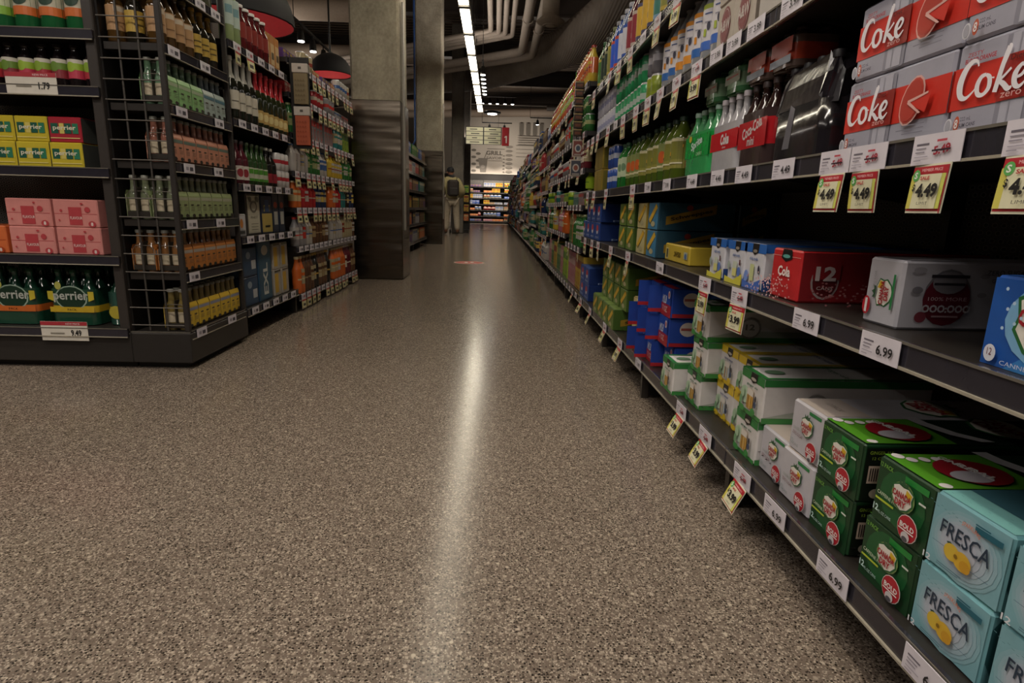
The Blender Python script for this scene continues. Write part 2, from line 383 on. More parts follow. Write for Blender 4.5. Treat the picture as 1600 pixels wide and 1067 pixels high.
def c_white():
    fr = [('r', .002, .092, .046, .099, '2c8048'), ('t', 'ZERO SUGAR', -.03, .038, .04, .007, '8a6a70', {'rot': -.05}), ('t', 'GINGER ALE', -.03, .05, .036, .006, '9aa09c'), ('t', '12', -.047, .02, .014, .012, 'a6b0b2', {'b': .02}), ('t', 'CANS', -.03, .016, .02, .006, '7c8688')]
    fr += cd_logo(.004, .066, .020) + roundel(.034, .025, .019)
    sd = big_roundel(.14, .056, .06, .045) + [('e', .03, .09, .014, .006, '8b888e'), ('t', 'REAL GINGER', .26, .088, .08, .01, '8b888e'), ('t', 'REAL TASTE', .26, .07, .06, .008, '8b888e'), ('e', .33, .03, .02, .016, '98959c'), ('e', .33, .03, .014, .011, 'b5b2b8')]
    tp = [('r', -.055, .004, .055, .09, 'cabdb4'), ('t', '12 PACK', .0, .05, .05, .012, '9a8f88')] + cd_logo(0, .24, .045)
    return carton('white', W, D_, HC, 'c2bfc6', fr, sd, tp, name='soda_carton')
def c_white_edge():
    fr = cd_logo(.004, .055, .021, math.pi/2) + [('r', .027, .03, .032, .088, '2c8048'), ('t', 'ZERO SUGAR', -.018, .075, .03, .005, '8a8a90', {'rot': math.pi/2}), ('e', -.030, .03, .010, .016, 'b3212f'), ('r', -.033, .018, -.027, .042, 'e0d8d8')]
    sd = [('e', .078, .054, .040, .046, '77757c'), ('e', .078, .050, .040, .042, '6a2030'), ('e', .078, .078, .028, .018, '8a878e'), ('r', .046, .086, .11, .091, '2f2c33'), ('r', .052, .074, .104, .078, '2f2c33'), ('t', '100% MORE', .078, .052, .065, .006, 'c4a8ac'), ('t', 'OOO:OOO', .078, .036, .082, .013, 'b9b4ba', {'b': .04}), ('r', .055, .022, .1, .025, 'a98a90'), ('e', .036, .022, .010, .009, '7a3440'),
          ('t', 'ZERO SUGAR', .17, .096, .07, .008, '55535a'), ('t', 'GINGER ALE', .17, .083, .05, .006, '55535a'), ('e', .2, .03, .014, .014, '77757c'), ('e', .2, .03, .010, .010, '98959c'), ('e', .022, .098, .011, .005, '98959c'), ('e', .022, .066, .009, .006, '77757c')]
    sd += [('e', .13, .09 - .03*k, .008, .004, '98959c') for k in range(2)]
    return carton('white_edge', .086, .40, .112, 'b8b6be', fr, sd, [('r', -.04, .01, .04, .39, 'a9a6ae')], name='soda_carton')
def c_blue():
    fr = [('r', -.195, .0, .195, .109, '2257a8'), ('p', [(-.16, .0), (-.02, .112), (.19, .112), (.19, .0)], '3c7fc0'), ('e', -.108, .06, .062, .05, '7fb3da')] + cd_logo(-.108, .062, .044) + \
         [('t', 'SPARKLING SELTZER', -.05, .018, .1, .008, 'e2a8b8'), ('e', -.178, .016, .009, .011, 'd9dce6'), ('t', '12', -.178, .018, .007, .009, '7b4550'), ('t', 'CANNETTES 355 mL', -.11, .008, .10, .0055, 'c6cbe0'), ('r', -.11, .1, -.06, .108, '5aa9dd')] + \
         [('e', -.165 + .012*(k % 3) + .004*(k % 2), .05 + .008*k, .0022, .0022, 'b4cfe8') for k in range(7)]
    return carton('blueseltzer', .395, .125, .112, '1f4f9c', fr, [('r', .005, .005, .12, .105, '2257a8')], [('r', -.19, .004, .19, .12, '2257a8')], name='soda_carton')
def c_fresca():
    fr = [('r', -.06, .003, .06, .104, '7fb0bb'), ('e', .0, .05, .058, .050, '8ab4bf'), ('e', .0, .05, .052, .045, '96b8c4'), ('e', .0, .05, .046, .040, 'a2bcc8'), ('e', -.002, .05, .040, .035, 'adbecb'), ('e', -.004, .05, .034, .030, 'b6c0ce'), ('e', -.004, .05, .026, .024, 'bdc2d0'),
          ('r', .012, .085, .054, .093, '1f6173'), ('r', .012, .0945, .035, .0965, '1f6173'), ('t', 'FRESCA', .002, .064, .082, .022, '24364a', {'b': .012, 'grow': .15, 'rot': -.06}), ('t', 'SPARKLING', .008, .084, .03, .006, 'd98468', {'b': .01, 'arc': .003, 'rot': -.15}),
          ('p', [(-.024, .05), (-.018, .044), (-.012, .049), (-.018, .052)], '24443c'), ('e', -.013, .039, .013, .012, 'd9b83f'), ('e', .006, .036, .015, .013, 'd9ae34', -.2), ('e', .012, .032, .009, .008, 'cf9a28', -.3), ('e', -.004, .0385, .003, .003, '8a6a18'), ('r', -.045, .0415, -.024, .0422, '50708a'), ('r', .022, .0335, .05, .0342, '50708a'),
          ('r', -.03, .016, .012, .0172, '55798a'), ('r', -.03, .0135, .008, .0147, '55798a'), ('t', '12', -.047, .014, .014, .009, 'dfe3ea', {'b': .02})] + [('r', -.058 + .007*k, .096 - .002*(k % 3), -.054 + .007*k, .0968 - .002*(k % 3), '5f9099') for k in range(10)]
    sd = [('p', [(.012, .02), (.004, .035), (.004, .085), (.014, .1), (.12, .1), (.12, .006), (.02, .006)], '2f5b60'), ('p', [(.03, .012), (.03, .03), (.05, .03), (.05, .012)], 'a58f86')]
    tp = [('r', -.058, .003, .058, .045, '86c6c4'), ('r', -.058, .045, .058, .39, '3f6b78')] + [('r', -.05 + .01*k, .01 + .006*(k % 3), -.046 + .01*k, .0108 + .006*(k % 3), '5ea3a4') for k in range(10)]
    return carton('fresca', W, D_, HC, '6fa7b0', fr, sd, tp, name='soda_carton')
def c_store(key, band, low, txt, num='2f6a4c', glass='c79a4a'):
    fr = [('r', -.061, .086, .061, .107, band), ('r', -.06, .0, .06, .010, low), ('p', [(-.008, .107), (-.012, .088), (.004, .081), (.022, .088), (.026, .107)], '1d1a1a'), ('e', .007, .092, .014, .004, 'b8b0a4'),
          ('t', txt, .004, .074, .06, .007, num, {'b': .02}), ('e', -.03, .045, .024, .022, 'b9cdb4'), ('r', -.016, .016, .018, .066, glass), ('r', -.016, .05, .018, .066, 'd9d2c8'), ('r', -.012, .018, -.006, .05, 'b08a4a'), ('r', .004, .018, .008, .05, 'e0c07a'), ('e', .034, .05, .005, .008, '2b2b33'), ('e', .034, .036, .007, .008, '3c4a66'), ('e', -.035, .05, .010, .014, 'a9c4a4'), ('e', -.04, .03, .008, .012, '6f9a70'), ('e', .03, .018, .012, .008, low), ('e', -.03, .012, .016, .008, low)]
    sd = [('r', .0, .09, .4, .107, band), ('r', .0, .0, .4, .014, low), ('p', [(0, .014), (.1, .034), (.4, .03), (.4, .014)], 'a9b0a4'), ('e', .125, .042, .034, .032, '8e8c88'), ('e', .125, .042, .028, .026, 'c9c6c2'), ('t', '12', .125, .046, .028, .018, '77746f', {'b': .03})]
    tp = [('r', -.06, .0, .06, .014, band), ('r', .048, .0, .06, .4, band), ('r', -.06, .0, -.048, .4, band), ('e', 0, .05, .018, .024, '6a8a6c'), ('t', txt, 0, .2, .1, .02, num)]
    return carton(key, W, D_, HC, 'd6d2d0', fr, sd, tp, name='soda_carton')
def c_club():
    fr = [('r', -.06, .088, .06, .11, '2a66b8'), ('p', [(-.012, .11), (-.014, .09), (.0, .082), (.02, .09), (.022, .11)], '1d1a1a'), ('e', .003, .092, .012, .004, '8c8478'), ('t', 'club soda', 0, .074, .045, .008, '3a5ea0', {'b': .02}), ('r', -.014, .02, .012, .058, 'c9d0c0'), ('r', -.014, .02, .012, .04, 'd9d48a'), ('r', .026, .05, .034, .064, '5a2a34'), ('p', [(-.06, 0), (-.06, .016), (.0, .01), (.05, .03), (.05, 0)], 'd8cf4a'), ('e', .03, .034, .010, .012, '5a78c0'), ('e', -.035, .045, .008, .012, '9aa8a0')]
    return carton('club', .104, D_, .11, 'd2d2da', fr, [('r', 0, .09, .39, .11, '2a66b8'), ('r', 0, 0, .39, .03, '33508c')], [('r', -.05, .004, .05, .39, '4a5a78')], name='soda_carton')
def c_club2():
    fr = [('r', -.06, .088, .06, .11, '2a66b8'), ('p', [(-.012, .11), (-.014, .09), (.0, .082), (.02, .09), (.022, .11)], '1d1a1a'), ('e', .003, .092, .012, .004, '8c8478'), ('t', 'club soda', 0, .074, .045, .008, '3a5ea0', {'b': .02}), ('r', -.014, .02, .008, .06, 'c8cf96'), ('e', .034, .05, .005, .01, '2b2b40'), ('p', [(-.05, 0), (-.05, .02), (.0, .012), (.05, .028), (.05, 0)], '4a6ec0'), ('e', -.03, .03, .012, .014, '7a95d8')]
    return carton('club2', .104, D_, .11, 'd2d2da', fr, [('r', 0, .09, .39, .11, '2a66b8'), ('r', 0, 0, .39, .03, '33508c')], [('r', -.05, .004, .05, .39, '4a5a78')], name='soda_carton')
def c_cola():
    random.seed(3)
    dots = [('e', random.uniform(-.055, .055), random.uniform(.006, .046) * (1 if random.random() < .7 else 1.15), .0026, .0018, random.choice(['e8c8c8', 'd89a9a', 'c8a0a0'])) for _ in range(120)]
    sdots = [('e', random.uniform(.01, .38), random.uniform(.006, .045), .0026, .0018, random.choice(['a06a6c', '8a5050'])) for _ in range(170)]
    fr = [('r', -.062, .0915, .062, .0925, 'e6a8a0'), ('p', [(-.014, .107), (-.02, .088), (.0, .08), (.028, .088), (.024, .107)], '141a1a'), ('e', .003, .092, .016, .004, '5fa8a0'), ('t', 'Cola', .0, .06, .055, .022, 'efe4e0', {'b': .035})] + dots
    sd = [('r', .005, .004, .395, .104, '7e1a20'), ('e', .055, .044, .030, .036, '9b8a8a'), ('e', .055, .044, .026, .031, '541217'), ('r', .028, .05, .085, .085, '7e1a20'), ('t', '12', .055, .062, .044, .030, 'b9aaaa', {'b': .04}), ('t', 'CANS', .055, .032, .034, .007, 'b9aaaa')] + sdots
    return carton('cola', W, D_, HC, 'c3282c', fr, sd, [('r', -.06, .004, .06, .39, '3a3c48')], name='soda_carton')
def c_redblue():
    fr = [('r', -.06, .0, .06, .045, 'a3242c'), ('r', -.06, .045, .06, .104, '2348a0'), ('t', 'MLB', -.02, .06, .05, .03, 'c9cfe0', {'b': .03, 'sh': .3}), ('t', '7 OZ', -.01, .026, .06, .022, 'd9b0b0', {'b': .02}), ('e', .035, .082, .012, .014, 'dcd6d6'), ('e', .035, .082, .008, .009, 'c46a60'), ('r', .05, .045, .06, .107, '1c3c90')]
    sd = [('r', .005, .004, .39, .018, 'a3242c'), ('r', .005, .018, .39, .104, '1f4096'), ('e', .07, .068, .03, .026, 'c4b8ae'), ('r', .045, .064, .095, .073, '9a5048'), ('e', .16, .07, .026, .022, '3a62b0')]
    return carton('redblue', W, .34, HC, '1f4096', fr, sd, [('r', -.06, .0, .06, .03, 'd02848'), ('r', -.06, .03, .06, .33, '2450a8')], name='soda_carton')
def c_pepsi(key, w_, h_, d_):
    fr = [('r', -w_/2 + .004, .003, w_/2 - .004, h_ - .003, '2450a0'), ('e', .004, h_*.6, w_*.2, h_*.26, 'c63a40'), ('p', [(-w_*.14, h_*.56), (.004, h_*.5), (w_*.2, h_*.6), (w_*.15, h_*.4), (0, h_*.34), (-w_*.12, h_*.42)], 'dfe3ee'), ('t', 'pepsi', 0, h_*.18, w_*.6, h_*.14, 'c9d4ea')]
    sd = [('r', .003, .003, d_ - .003, h_ - .003, '17316e'), ('e', d_*.45, h_*.58, h_*.34, h_*.32, 'c9ccd8'), ('p', [(d_*.45 + h_*.33*math.cos(t), h_*.62 + h_*.28*math.sin(t)) for t in [math.pi*i/10 for i in range(11)]], 'b3262e'), ('p', [(d_*.45 + h_*.33*math.cos(t), h_*.5 + h_*.24*math.sin(t)) for t in [math.pi + math.pi*i/10 for i in range(11)]], '24489a'), ('t', 'pepsi', d_*.45, h_*.1, d_*.5, h_*.12, '9fb2dc')]
    return carton(key, w_, d_, h_, '1d3f8a', fr, sd, [('r', -w_/2+.004, .004, w_/2-.004, d_-.004, '2d5aa8')], name='soda_carton')
def c_schw(key, w_, bg, acc, d_=.30, h_=HC, ygreen='c9a52c'):
    fr = [('r', -w_/2 + .004, .003, w_/2 - .004, h_ - .003, acc), ('p', [(-w_*.42, h_*.28), (-w_*.2, h_*.2), (w_*.42, h_*.85), (w_*.2, h_*.95)], '3c3a20'), ('p', [(-w_*.4, h_*.38), (-w_*.26, h_*.24), (w_*.4, h_*.8), (w_*.26, h_*.95)], 'e0b53a'), ('e', w_*.05, h_*.22, w_*.2, h_*.1, 'b7b089')]
    sd = [('r', .003, .003, d_ - .003, h_ - .003, bg), ('p', [(d_*.1, h_*.2), (d_*.1, h_*.5), (d_*.75, h_*.95), (d_*.75, h_*.62)], '9a7a26'), ('t', 'Schweppes', d_*.43, h_*.56, d_*.55, h_*.16, '1f1c14', {'b': .03, 'rot': .22}), ('e', d_*.4, h_*.82, h_*.12, h_*.1, '8a2c22')]
    return carton(key, w_, d_, h_, bg, fr, sd, [('r', -w_/2+.004, .004, w_/2-.004, d_-.004, acc)], name='soda_carton')
# brushed letters of the big red and grey cartons
COKE = [[(1.5, 1.75, .1), (1.35, 2.05, .16), (.95, 2.1, .3), (.5, 1.7, .46), (.25, .95, .52), (.4, .25, .4), (.85, .02, .24), (1.35, .3, .12), (1.6, .6, .05)],
        [(2.2, 1.15, .2), (1.85, 1.05, .3), (1.65, .6, .36), (1.8, .12, .3), (2.2, .02, .24), (2.55, .35, .32), (2.5, .9, .3), (2.2, 1.15, .16)],
        [(2.55, .9, .08), (2.85, .85, .08)],
        [(3.0, .45, .1), (3.3, 1.3, .24), (3.6, 2.3, .3), (3.5, 2.4, .16)], [(3.55, 2.4, .3), (3.3, 1.4, .34), (3.05, .0, .34)],
        [(3.95, 1.15, .16), (3.6, .85, .16), (3.3, .6, .2), (3.6, .35, .3), (3.95, .05, .3), (4.2, .12, .12)],
        [(4.35, .55, .14), (4.75, .65, .2), (4.95, 1.0, .22), (4.65, 1.2, .22), (4.3, .8, .36), (4.35, .25, .34), (4.7, .02, .22), (5.15, .35, .08)]]
def c_coke():
    w_, h_ = .248, .118
    fr = [('p', [(-.124, .034), (.124, .034), (.124, .088), (-.124, .088)], 'cf3327'), ('p', [(-.045, .004), (-.04, .002), (.0, .002), (.005, .004), (.005, .112), (-.045, .112)], '8d8c99'), ('p', [(-.037, .004), (-.003, .004), (-.003, .112), (-.037, .112)], 'b3b2bf'),
          ('r', -.025, .006, -.023, .11, '9c9ba8'), ('r', -.044, .034, .004, .088, 'a3271f'), ('r', -.010, .034, .008, .088, '8c2019'),
          ('t', 'ZESTY', -.09, .101, .026, .005, 'b0454c', {'b': .01}), ('t', 'BLOOD ORANGE', -.08, .0935, .05, .006, 'b0303a', {'b': .03}),
          ('s', COKE, -.112, .046, .0215, 'ece8ee'), ('t', 'Diet', -.02, .083, .02, .007, '5a1512', {'b': .02}), ('t', 'zero', -.02, .04, .03, .006, 'e0b0ac'),
          ('e', .056, .061, .024, .036, 'e2b0a8', -.35), ('e', .056, .061, .0215, .033, 'c2493d', -.35), ('e', .056, .061, .0195, .030, 'b53c30', -.35), ('p', [(.05, .058), (.098, .07), (.09, .04)], 'cf3327'), ('p', [(.05, .0575), (.092, .066), (.092, .069), (.05, .062)], 'e2b0a8'), ('p', [(.05, .0575), (.078, .04), (.082, .041), (.052, .062)], 'e2b0a8'),
          ('e', -.11, .013, .007, .010, 'd8d7de'), ('e', -.11, .013, .005, .008, 'a9a8b3'), ('e', -.094, .014, .005, .010, 'c65a3a'), ('t', '8', -.094, .014, .006, .012, 'ece8e8', {'b': .02}), ('t', '222 mL', -.078, .019, .018, .005, '5a5a66', {'b': .01}), ('t', 'SLIM CANS', -.074, .011, .028, .005, '4a4a56', {'b': .02}),
          ('r', .05, .024, .1, .0255, '7d7c89'), ('r', .04, .018, .1, .0195, '7d7c89'), ('r', .055, .012, .1, .0135, '7d7c89')]
    return carton('coke', w_, .13, h_, 'a6a5b3', fr, [('r', .003, .003, .127, .115, '9d9caa'), ('r', .0, .034, .13, .088, 'cf3327')], [('r', -.12, .003, .12, .127, 'a6a5b3')], name='soda_carton')
def c_aw():
    w_, h_ = .125, .13
    fr = [('e', 0, .07, .036, .05, '7c3038'), ('e', 0, .07, .031, .044, 'b9a9a4'), ('e', 0, .07, .029, .042, '7c3038'), ('t', 'A&W', 0, .072, .075, .03, 'c9bdb8', {'b': .03}), ('t', 'ROOT BEER', 0, .014, .07, .007, '6c6058')]
    return carton('aw', w_, .4, h_, 'b3a89c', fr, [('r', .004, .004, .39, .125, '8d8278')], [('r', -.06, .004, .06, .39, 'b3a89c')], name='soda_carton')
def c_tray():
    fr = [('t', 'ORGANIC', .012, .03, .08, .02, '5a4a12', {'b': .03, 'rot': math.pi, 'sh': .3}), ('r', -.125, .008, -.095, .048, 'ded6a0'), ('r', -.12, .012, -.1, .044, '5a5230'), ('r', .09, .02, .13, .045, 'b8b9a0'), ('e', .11, .03, .012, .01, '4c70a0')]
    return carton('tray', .29, .38, .064, 'c9ae3c', fr, (), [('r', -.135, .01, .135, .37, '6a5c2c')], name='cardboard_tray')

# ---------------------------------------------------------------- bottles, cans and packs
BOT = {}
BSH = .6   # the print is turned toward the near end of the shelf
def bottle(key, h_, r_, glass, label=None, cap='222222', lab=(.25, .6), neck=.35, sh=.62, ops=(), mat='bottle', seg=14, parts=True, name='bottle', capr=None, bands=None, foil=None):
    """label = colour of the paper label; lab = its z range as share of the height"""
    if key not in BOT:
        rn = r_ * neck; m = MB()
        prof = [(r_*.8, 0), (r_*.97, h_*.015), (r_, h_*.05), (r_, h_*sh), (r_*.93, h_*(sh+.05)), (r_*.62, h_*(sh+.15)), (rn*1.05, h_*(sh+.24)), (rn, h_*.94), (rn*1.15, h_*.95)]
        cols = [glass]*(len(prof)-1)
        if foil: cols[5] = foil; cols[6] = foil; cols[7] = foil
        m.lathe(prof, cols, seg)
        cr = capr or rn*1.25; c = MB(); c.lathe([(cr, h_*.93), (cr, h_*.99), (cr*.9, h_)], cap, 10)
        if label is None: ch = []
        else:
            l = MB(); z0, z1 = h_*lab[0], h_*lab[1]; n = 16
            bd = bands or [(0, 1, label)]
            for a, b, cc in bd:
                rows = [[((r_+.0006)*math.cos(2*math.pi*k/n), (r_+.0006)*math.sin(2*math.pi*k/n), z) for k in range(n)] for z in (z0 + (z1-z0)*a, z0 + (z1-z0)*b)]
                l.grid(rows, cc)
            # print wraps round the label, facing -x
            fr = lambda u, v, L: (-(r_ + .0006 + .0006*L)*math.cos(u/r_), -(r_ + .0006 + .0006*L)*math.sin(u/r_), z0 + v*(z1-z0))
            du = BSH*r_; l.art(lambda u, v, L: fr(u + du, v, L), ops, 6)
            ch = [('label', l.build('label', 'paper'), [])]
        if parts:
            BOT[key] = (name, m.build(name, mat), ch + [('cap', c.build('cap', 'paper'), [])])
        else:
            m.lathe([(cr, h_*.93), (cr, h_*.99), (cr*.9, h_)], cap, 8)
            if label is not None:
                i0 = len(m.v); m.v += l.v; m.f += [tuple(i0+q for q in f) for f in l.f]; m.c += l.c; m.s += l.s
            BOT[key] = (name, m.build(name, mat), [])
    return BOT[key]
def can(key, r_, h_, col, band, name='drink_can'):
    if key not in BOT:
        m = MB(); m.lathe([(r_*.8, 0), (r_, h_*.05), (r_, h_*.4), (r_, h_*.62), (r_, h_*.92), (r_*.82, h_)], [col, col, band, col, 'b8b8bc'], 12)
        BOT[key] = (name, m.build(name, 'can'), [])
    return BOT[key]
def multipack(key, nx, ny, sp, h_, r_, glass, cap, labcol, wrap=None, big=None, name='bottle_pack', lab=(.3, .62), sh=.5, film=False):
    """bottles shrink wrapped together: front row along y faces -x"""
    if key not in BOT:
        ch = []
        bt = bottle(key + 'b', h_, r_, glass, labcol, cap, lab, .36, sh, seg=10, parts=True)
        root = MB()
        y0 = -(ny-1)/2*sp
        # the film: a tight sleeve round the lower bodies
        rr = r_ + .0015; x1 = r_ + (nx-1)*sp; n = 6; ring = []
        for (cx, cy, a0) in ((r_, y0, 180), (x1, y0, 270), (x1, -y0, 0), (r_, -y0, 90)):
            for k in range(n+1): a = R(a0 + 90*k/n); ring.append((cx + rr*math.cos(a), cy + rr*math.sin(a)))
        zs = [.004, h_*lab[0], h_*lab[1], h_*(sh+.06)]
        rows = [[(x, y, z) for x, y in ring] for z in zs]
        root.grid(rows, [wrap or glass, labcol if labcol else (wrap or glass), wrap or glass])
        if film:   # the film is pulled over the necks as well
            cx0, cy0 = (r_ + x1)/2, 0; rows = []
            for z, q in ((h_*(sh+.06), 1), (h_*.8, .93), (h_*.97, .80), (h_*1.01, .6), (h_*.99, .1)):
                rows.append([(cx0 + (x - cx0)*q + random.uniform(-.004, .004), y*q + random.uniform(-.009, .009), z + random.uniform(-.012, .008)) for x, y in ring])
            root.grid(rows, wrap, sm=False)
        if big: root.art(lambda u, v, L: (r_ - rr - E_*L, -u, v), big)
        BOT[key] = (name, root.build(name, 'wrap'), [('bottle', bt[1], bt[2])])
        offs = [(r_ + i*sp, y0 + j*sp) for i in range(nx) for j in range(ny)]
        BOT[key + '_offs'] = offs
    return BOT[key]
def place_pack(key, loc, label, cat, group, rz=0, ry=0):
    t = BOT[key]; o = bpy.data.objects.new(t[0], t[1]); COL.objects.link(o); o.location = loc; o.rotation_euler = (0, ry, rz)
    b = t[2][0]
    for dx, dy in BOT[key + '_offs']:
        q = bpy.data.objects.new('bottle', b[1]); COL.objects.link(q); q.parent = o; q.location = (dx, dy, 0)
        for c in b[2]:
            e = bpy.data.objects.new(c[0], c[1]); COL.objects.link(e); e.parent = q
    SEEN.setdefault(label, []).append(o)
    return props(o, label, cat, group)
def carrier(key, col, band, glass='3a3f38', capc='8a8a80', boxed=True):
    """paper carrier that holds a block of four small bottles, necks out of the top"""
    if key not in BOT:
        m = MB(); w_, d_, h_ = .105, .1, .118
        m.box(0, -w_/2, .012, .002, w_/2, .104, col); m.box(d_ - .002, -w_/2, .012, d_, w_/2, .104, col); m.box(.002, -w_/2, .012, d_ - .002, w_/2, .014, col)
        m.face([(0, -w_/2, .104), (0, w_/2, .104), (.006, w_/2, .122), (.006, -w_/2, .122)][::-1], col); m.face([(d_, -w_/2, .104), (d_, w_/2, .104), (d_-.006, w_/2, .122), (d_-.006, -w_/2, .122)], col)
        m.box(d_/2 - .0015, -w_/2, .014, d_/2 + .0015, w_/2, .135, '3a362f')
        for s_ in (-1, 1): m.box(.002, s_*w_/2 - .001, .012, d_ - .002, s_*w_/2 + .001, .034, '2e2a25'); m.tube([(.004, s_*w_/2, .03), (.004, s_*w_/2, .10), (.02, s_*w_/2, .118), (.08, s_*w_/2, .118), (.096, s_*w_/2, .10), (.096, s_*w_/2, .03)], .0018, '6a6258', 5)
        fr = fr_front(w_, h_)
        m.art(fr, [('r', -.0515, .084, .0515, .098, band)] + [('r', s_ - .012, .062, s_ + .012, .068, '4a4438') for s_ in (-.026, .026)] + [('r', s_ - .015, .04 + .006*k, s_ + .015, .042 + .006*k, '5a5244') for s_ in (-.026, .026) for k in range(3)] + [('e', s_, .018, .014, .008, '2a2622') for s_ in (-.026, .026)])
        bt = bottle(key + 'b', .185, .024, glass, 'b8ac94', capc, (.2, .45), .52, .55, seg=10)
        BOT[key] = ('bottle_carrier', m.build('bottle_carrier', 'card'), [('bottle', bt[1], bt[2])]); BOT[key + '_offs'] = [(x, y) for x in (.025, .075) for y in (-.026, .026)]
    return BOT[key]
# ---------------------------------------------------------------- building shell
def struct(name, mb, mat, kind='structure'):
    o = bpy.data.objects.new(name, mb.build(name, mat)); COL.objects.link(o); o['kind'] = kind; return o
m = MB(); m.box(-14, -6, -.1, 14, 31, 0, '808080'); struct('floor', m, 'floor')
m = MB(); m.box(-14, -6, 5.6, 14, 31, 5.8, '808080'); struct('ceiling', m, 'deck')
m = MB(); m.box(-14, 30.6, 0, 14, 30.8, 5.6, '8f8478'); struct('wall_back', m, 'matte')
m = MB(); m.box(-14.2, -6, 0, -14, 31, 5.6, '5a5048'); struct('wall_left', m, 'matte')
m = MB(); m.box(14, -6, 0, 14.2, 31, 5.6, '5a5048'); struct('wall_right', m, 'matte')
m = MB(); m.box(-14, -6.2, 0, 14, -6, 5.6, '5a5048'); struct('wall_front', m, 'matte')
m = MB(); m.box(-14, 29.9, 2.06, 14, 30.6, 2.34, '1d1816'); struct('trim_1', m, 'matte')
for k, y in enumerate((3, 7, 11, 15, 19, 23, 27)):
    m = MB(); m.box(-14, y, 5.15, 14, y + .12, 5.5, '3a322c'); m.box(-14, y - .08, 5.1, 14, y + .2, 5.15, '3a322c'); m.box(-14, y - .08, 5.5, 14, y + .2, 5.6, '3a322c')
    struct('trim_%d' % (k + 2), m, 'metal')
# steel-clad concrete columns
def column(name, x0, x1, y0, y1, zc, label, mat='concrete'):
    e = (name, None, [])
    m = MB(); m.box(x0, y0, 0, x1, y1, 5.6, '808080', .02)
    kids = [('shaft', m.build('shaft', mat), [])]
    if zc:
        c = MB(); c.box(x0 - .012, y0 - .012, .004, x1 + .012, y1 + .012, zc, '808080', .006); kids.append(('steel_cladding', c.build('steel_cladding', 'steel'), [], 'brushed steel cladding'))
        b = MB(); b.box(x1 + .013, y0 + .1, .5, x1 + .03, y0 + .16, zc + .9, '9a948c'); kids.append(('conduit', b.build('conduit', 'metal'), []))
    place((name, None, kids), (0, 0, 0), label, 'column')
column('clad_column', -1.42, -.95, 6.1, 6.6, 1.74, 'nearest concrete column clad in brushed steel to head height, beside the shelves')
column('clad_column', -1.585, -1.08, 12.2, 12.7, 1.82, 'second concrete column clad in brushed steel, behind the nearest one')
column('concrete_column', -1.27, -.93, 17.45, 17.75, 0, 'slim bare dark concrete column just behind the shopper', 'concrete_dark')
column('concrete_column', -1.33, -1.02, 24.0, 24.4, 0, 'farthest grey column near the back wall display', 'concrete_dark')
m = MB(); m.tube([(-1.60, 12.15, 6), (-1.60, 12.15, 2.0), (-1.63, 12.15, 1.93), (-1.7, 12.15, 1.9)], .018, '2b4f8c', 8)
place(('wall_cable', m.build('wall_cable', 'metal'), []), (0, 0, 0), 'blue cable running down the left edge of the second clad column', 'cable')
# ceiling services
def pipe(pts, r, label, name='ceiling_pipe', mat='matte', seg=14, col='9c9186', flanges=()):
    o0 = pts[0]; P = [Vector(p) for p in pts]; C_ = [P[0]]
    for i in range(1, len(P)-1):
        a = (P[i-1]-P[i]).normalized(); b = (P[i+1]-P[i]).normalized(); q = r*2.2
        for k in range(7):
            t = k/6; C_.append((P[i]+a*q)*(1-t)**2 + P[i]*2*t*(1-t) + (P[i]+b*q)*t*t)
    C_.append(P[-1]); m = MB(); m.tube([p - P[0] for p in C_], r, col, seg)
    kids = []
    for f in flanges:
        g = MB(); a = Vector(f) - P[0]; g.tube([a - Vector((0, .05, 0)), a + Vector((0, .05, 0))], r*1.2, col, seg); kids.append(('collar', g.build('collar', mat), []))
    return place((name, m.build(name, mat), kids), P[0], label, 'duct' if mat == 'duct' else 'pipe', 'ceiling pipes and ducts')
for k, (x, yb) in enumerate(((-.16, 12.8), (0, 12.9), (.13, 12.98), (.28, 13.1))):
    z = 4.2
    pipe([(x, 3, z), (x, yb, z), (x - 7.4, yb + 5.6 + .2*k, z)], .05, '%s pale round pipe from the left in the row of four thin pipes overhead' % ('leftmost' if k == 0 else nth(k+1)))
pipe([(.52, 3, 4.0), (.50, 13.5, 4.0), (-7, 19.6, 4.0)], .085, 'thick pale pipe overhead, the left of the two thick ones', flanges=[(.51, 11.3, 4.0)])
pipe([(.74, 3, 4.0), (.74, 13.8, 4.0), (-7, 20.1, 4.0)], .085, 'thick pale pipe overhead, the right one beside the round air diffuser', flanges=[(.74, 11.9, 4.0)])
pipe([(-9, 24.9, 5.0), (-.5, 18.25, 4.45), (1.45, 14, 4.2), (2.0, 10, 3.9), (2.5, 2, 4.2)], .40, 'huge ribbed grey air duct crossing under the ceiling toward the right shelves', 'spiral_duct', 'duct', 24, '857b70')
for k, (y, z, r) in enumerate(((9.0, 4.75, .12), (12.6, 4.4, .2), (16.4, 4.5, .2), (26.5, 4.9, .22))):
    pipe([(-12, y, z), (-1.9, y, z)], r, '%s beige pipe crossing the ceiling behind the left shelves and black lamp shades' % ('nearest', 'second', 'third', 'farthest')[k], col='9a8a7a')
pipe([(2.0, 25.0, 4.7), (12.0, 21.5, 4.7)], .1, 'thin dark pipe under the ceiling beyond the big ribbed duct', col='3a332e')
pipe([(-6.0, 27.5, 4.6), (9.0, 23.5, 4.6)], .16, 'beige pipe under the ceiling near the pale back wall', col='9a8a7a')
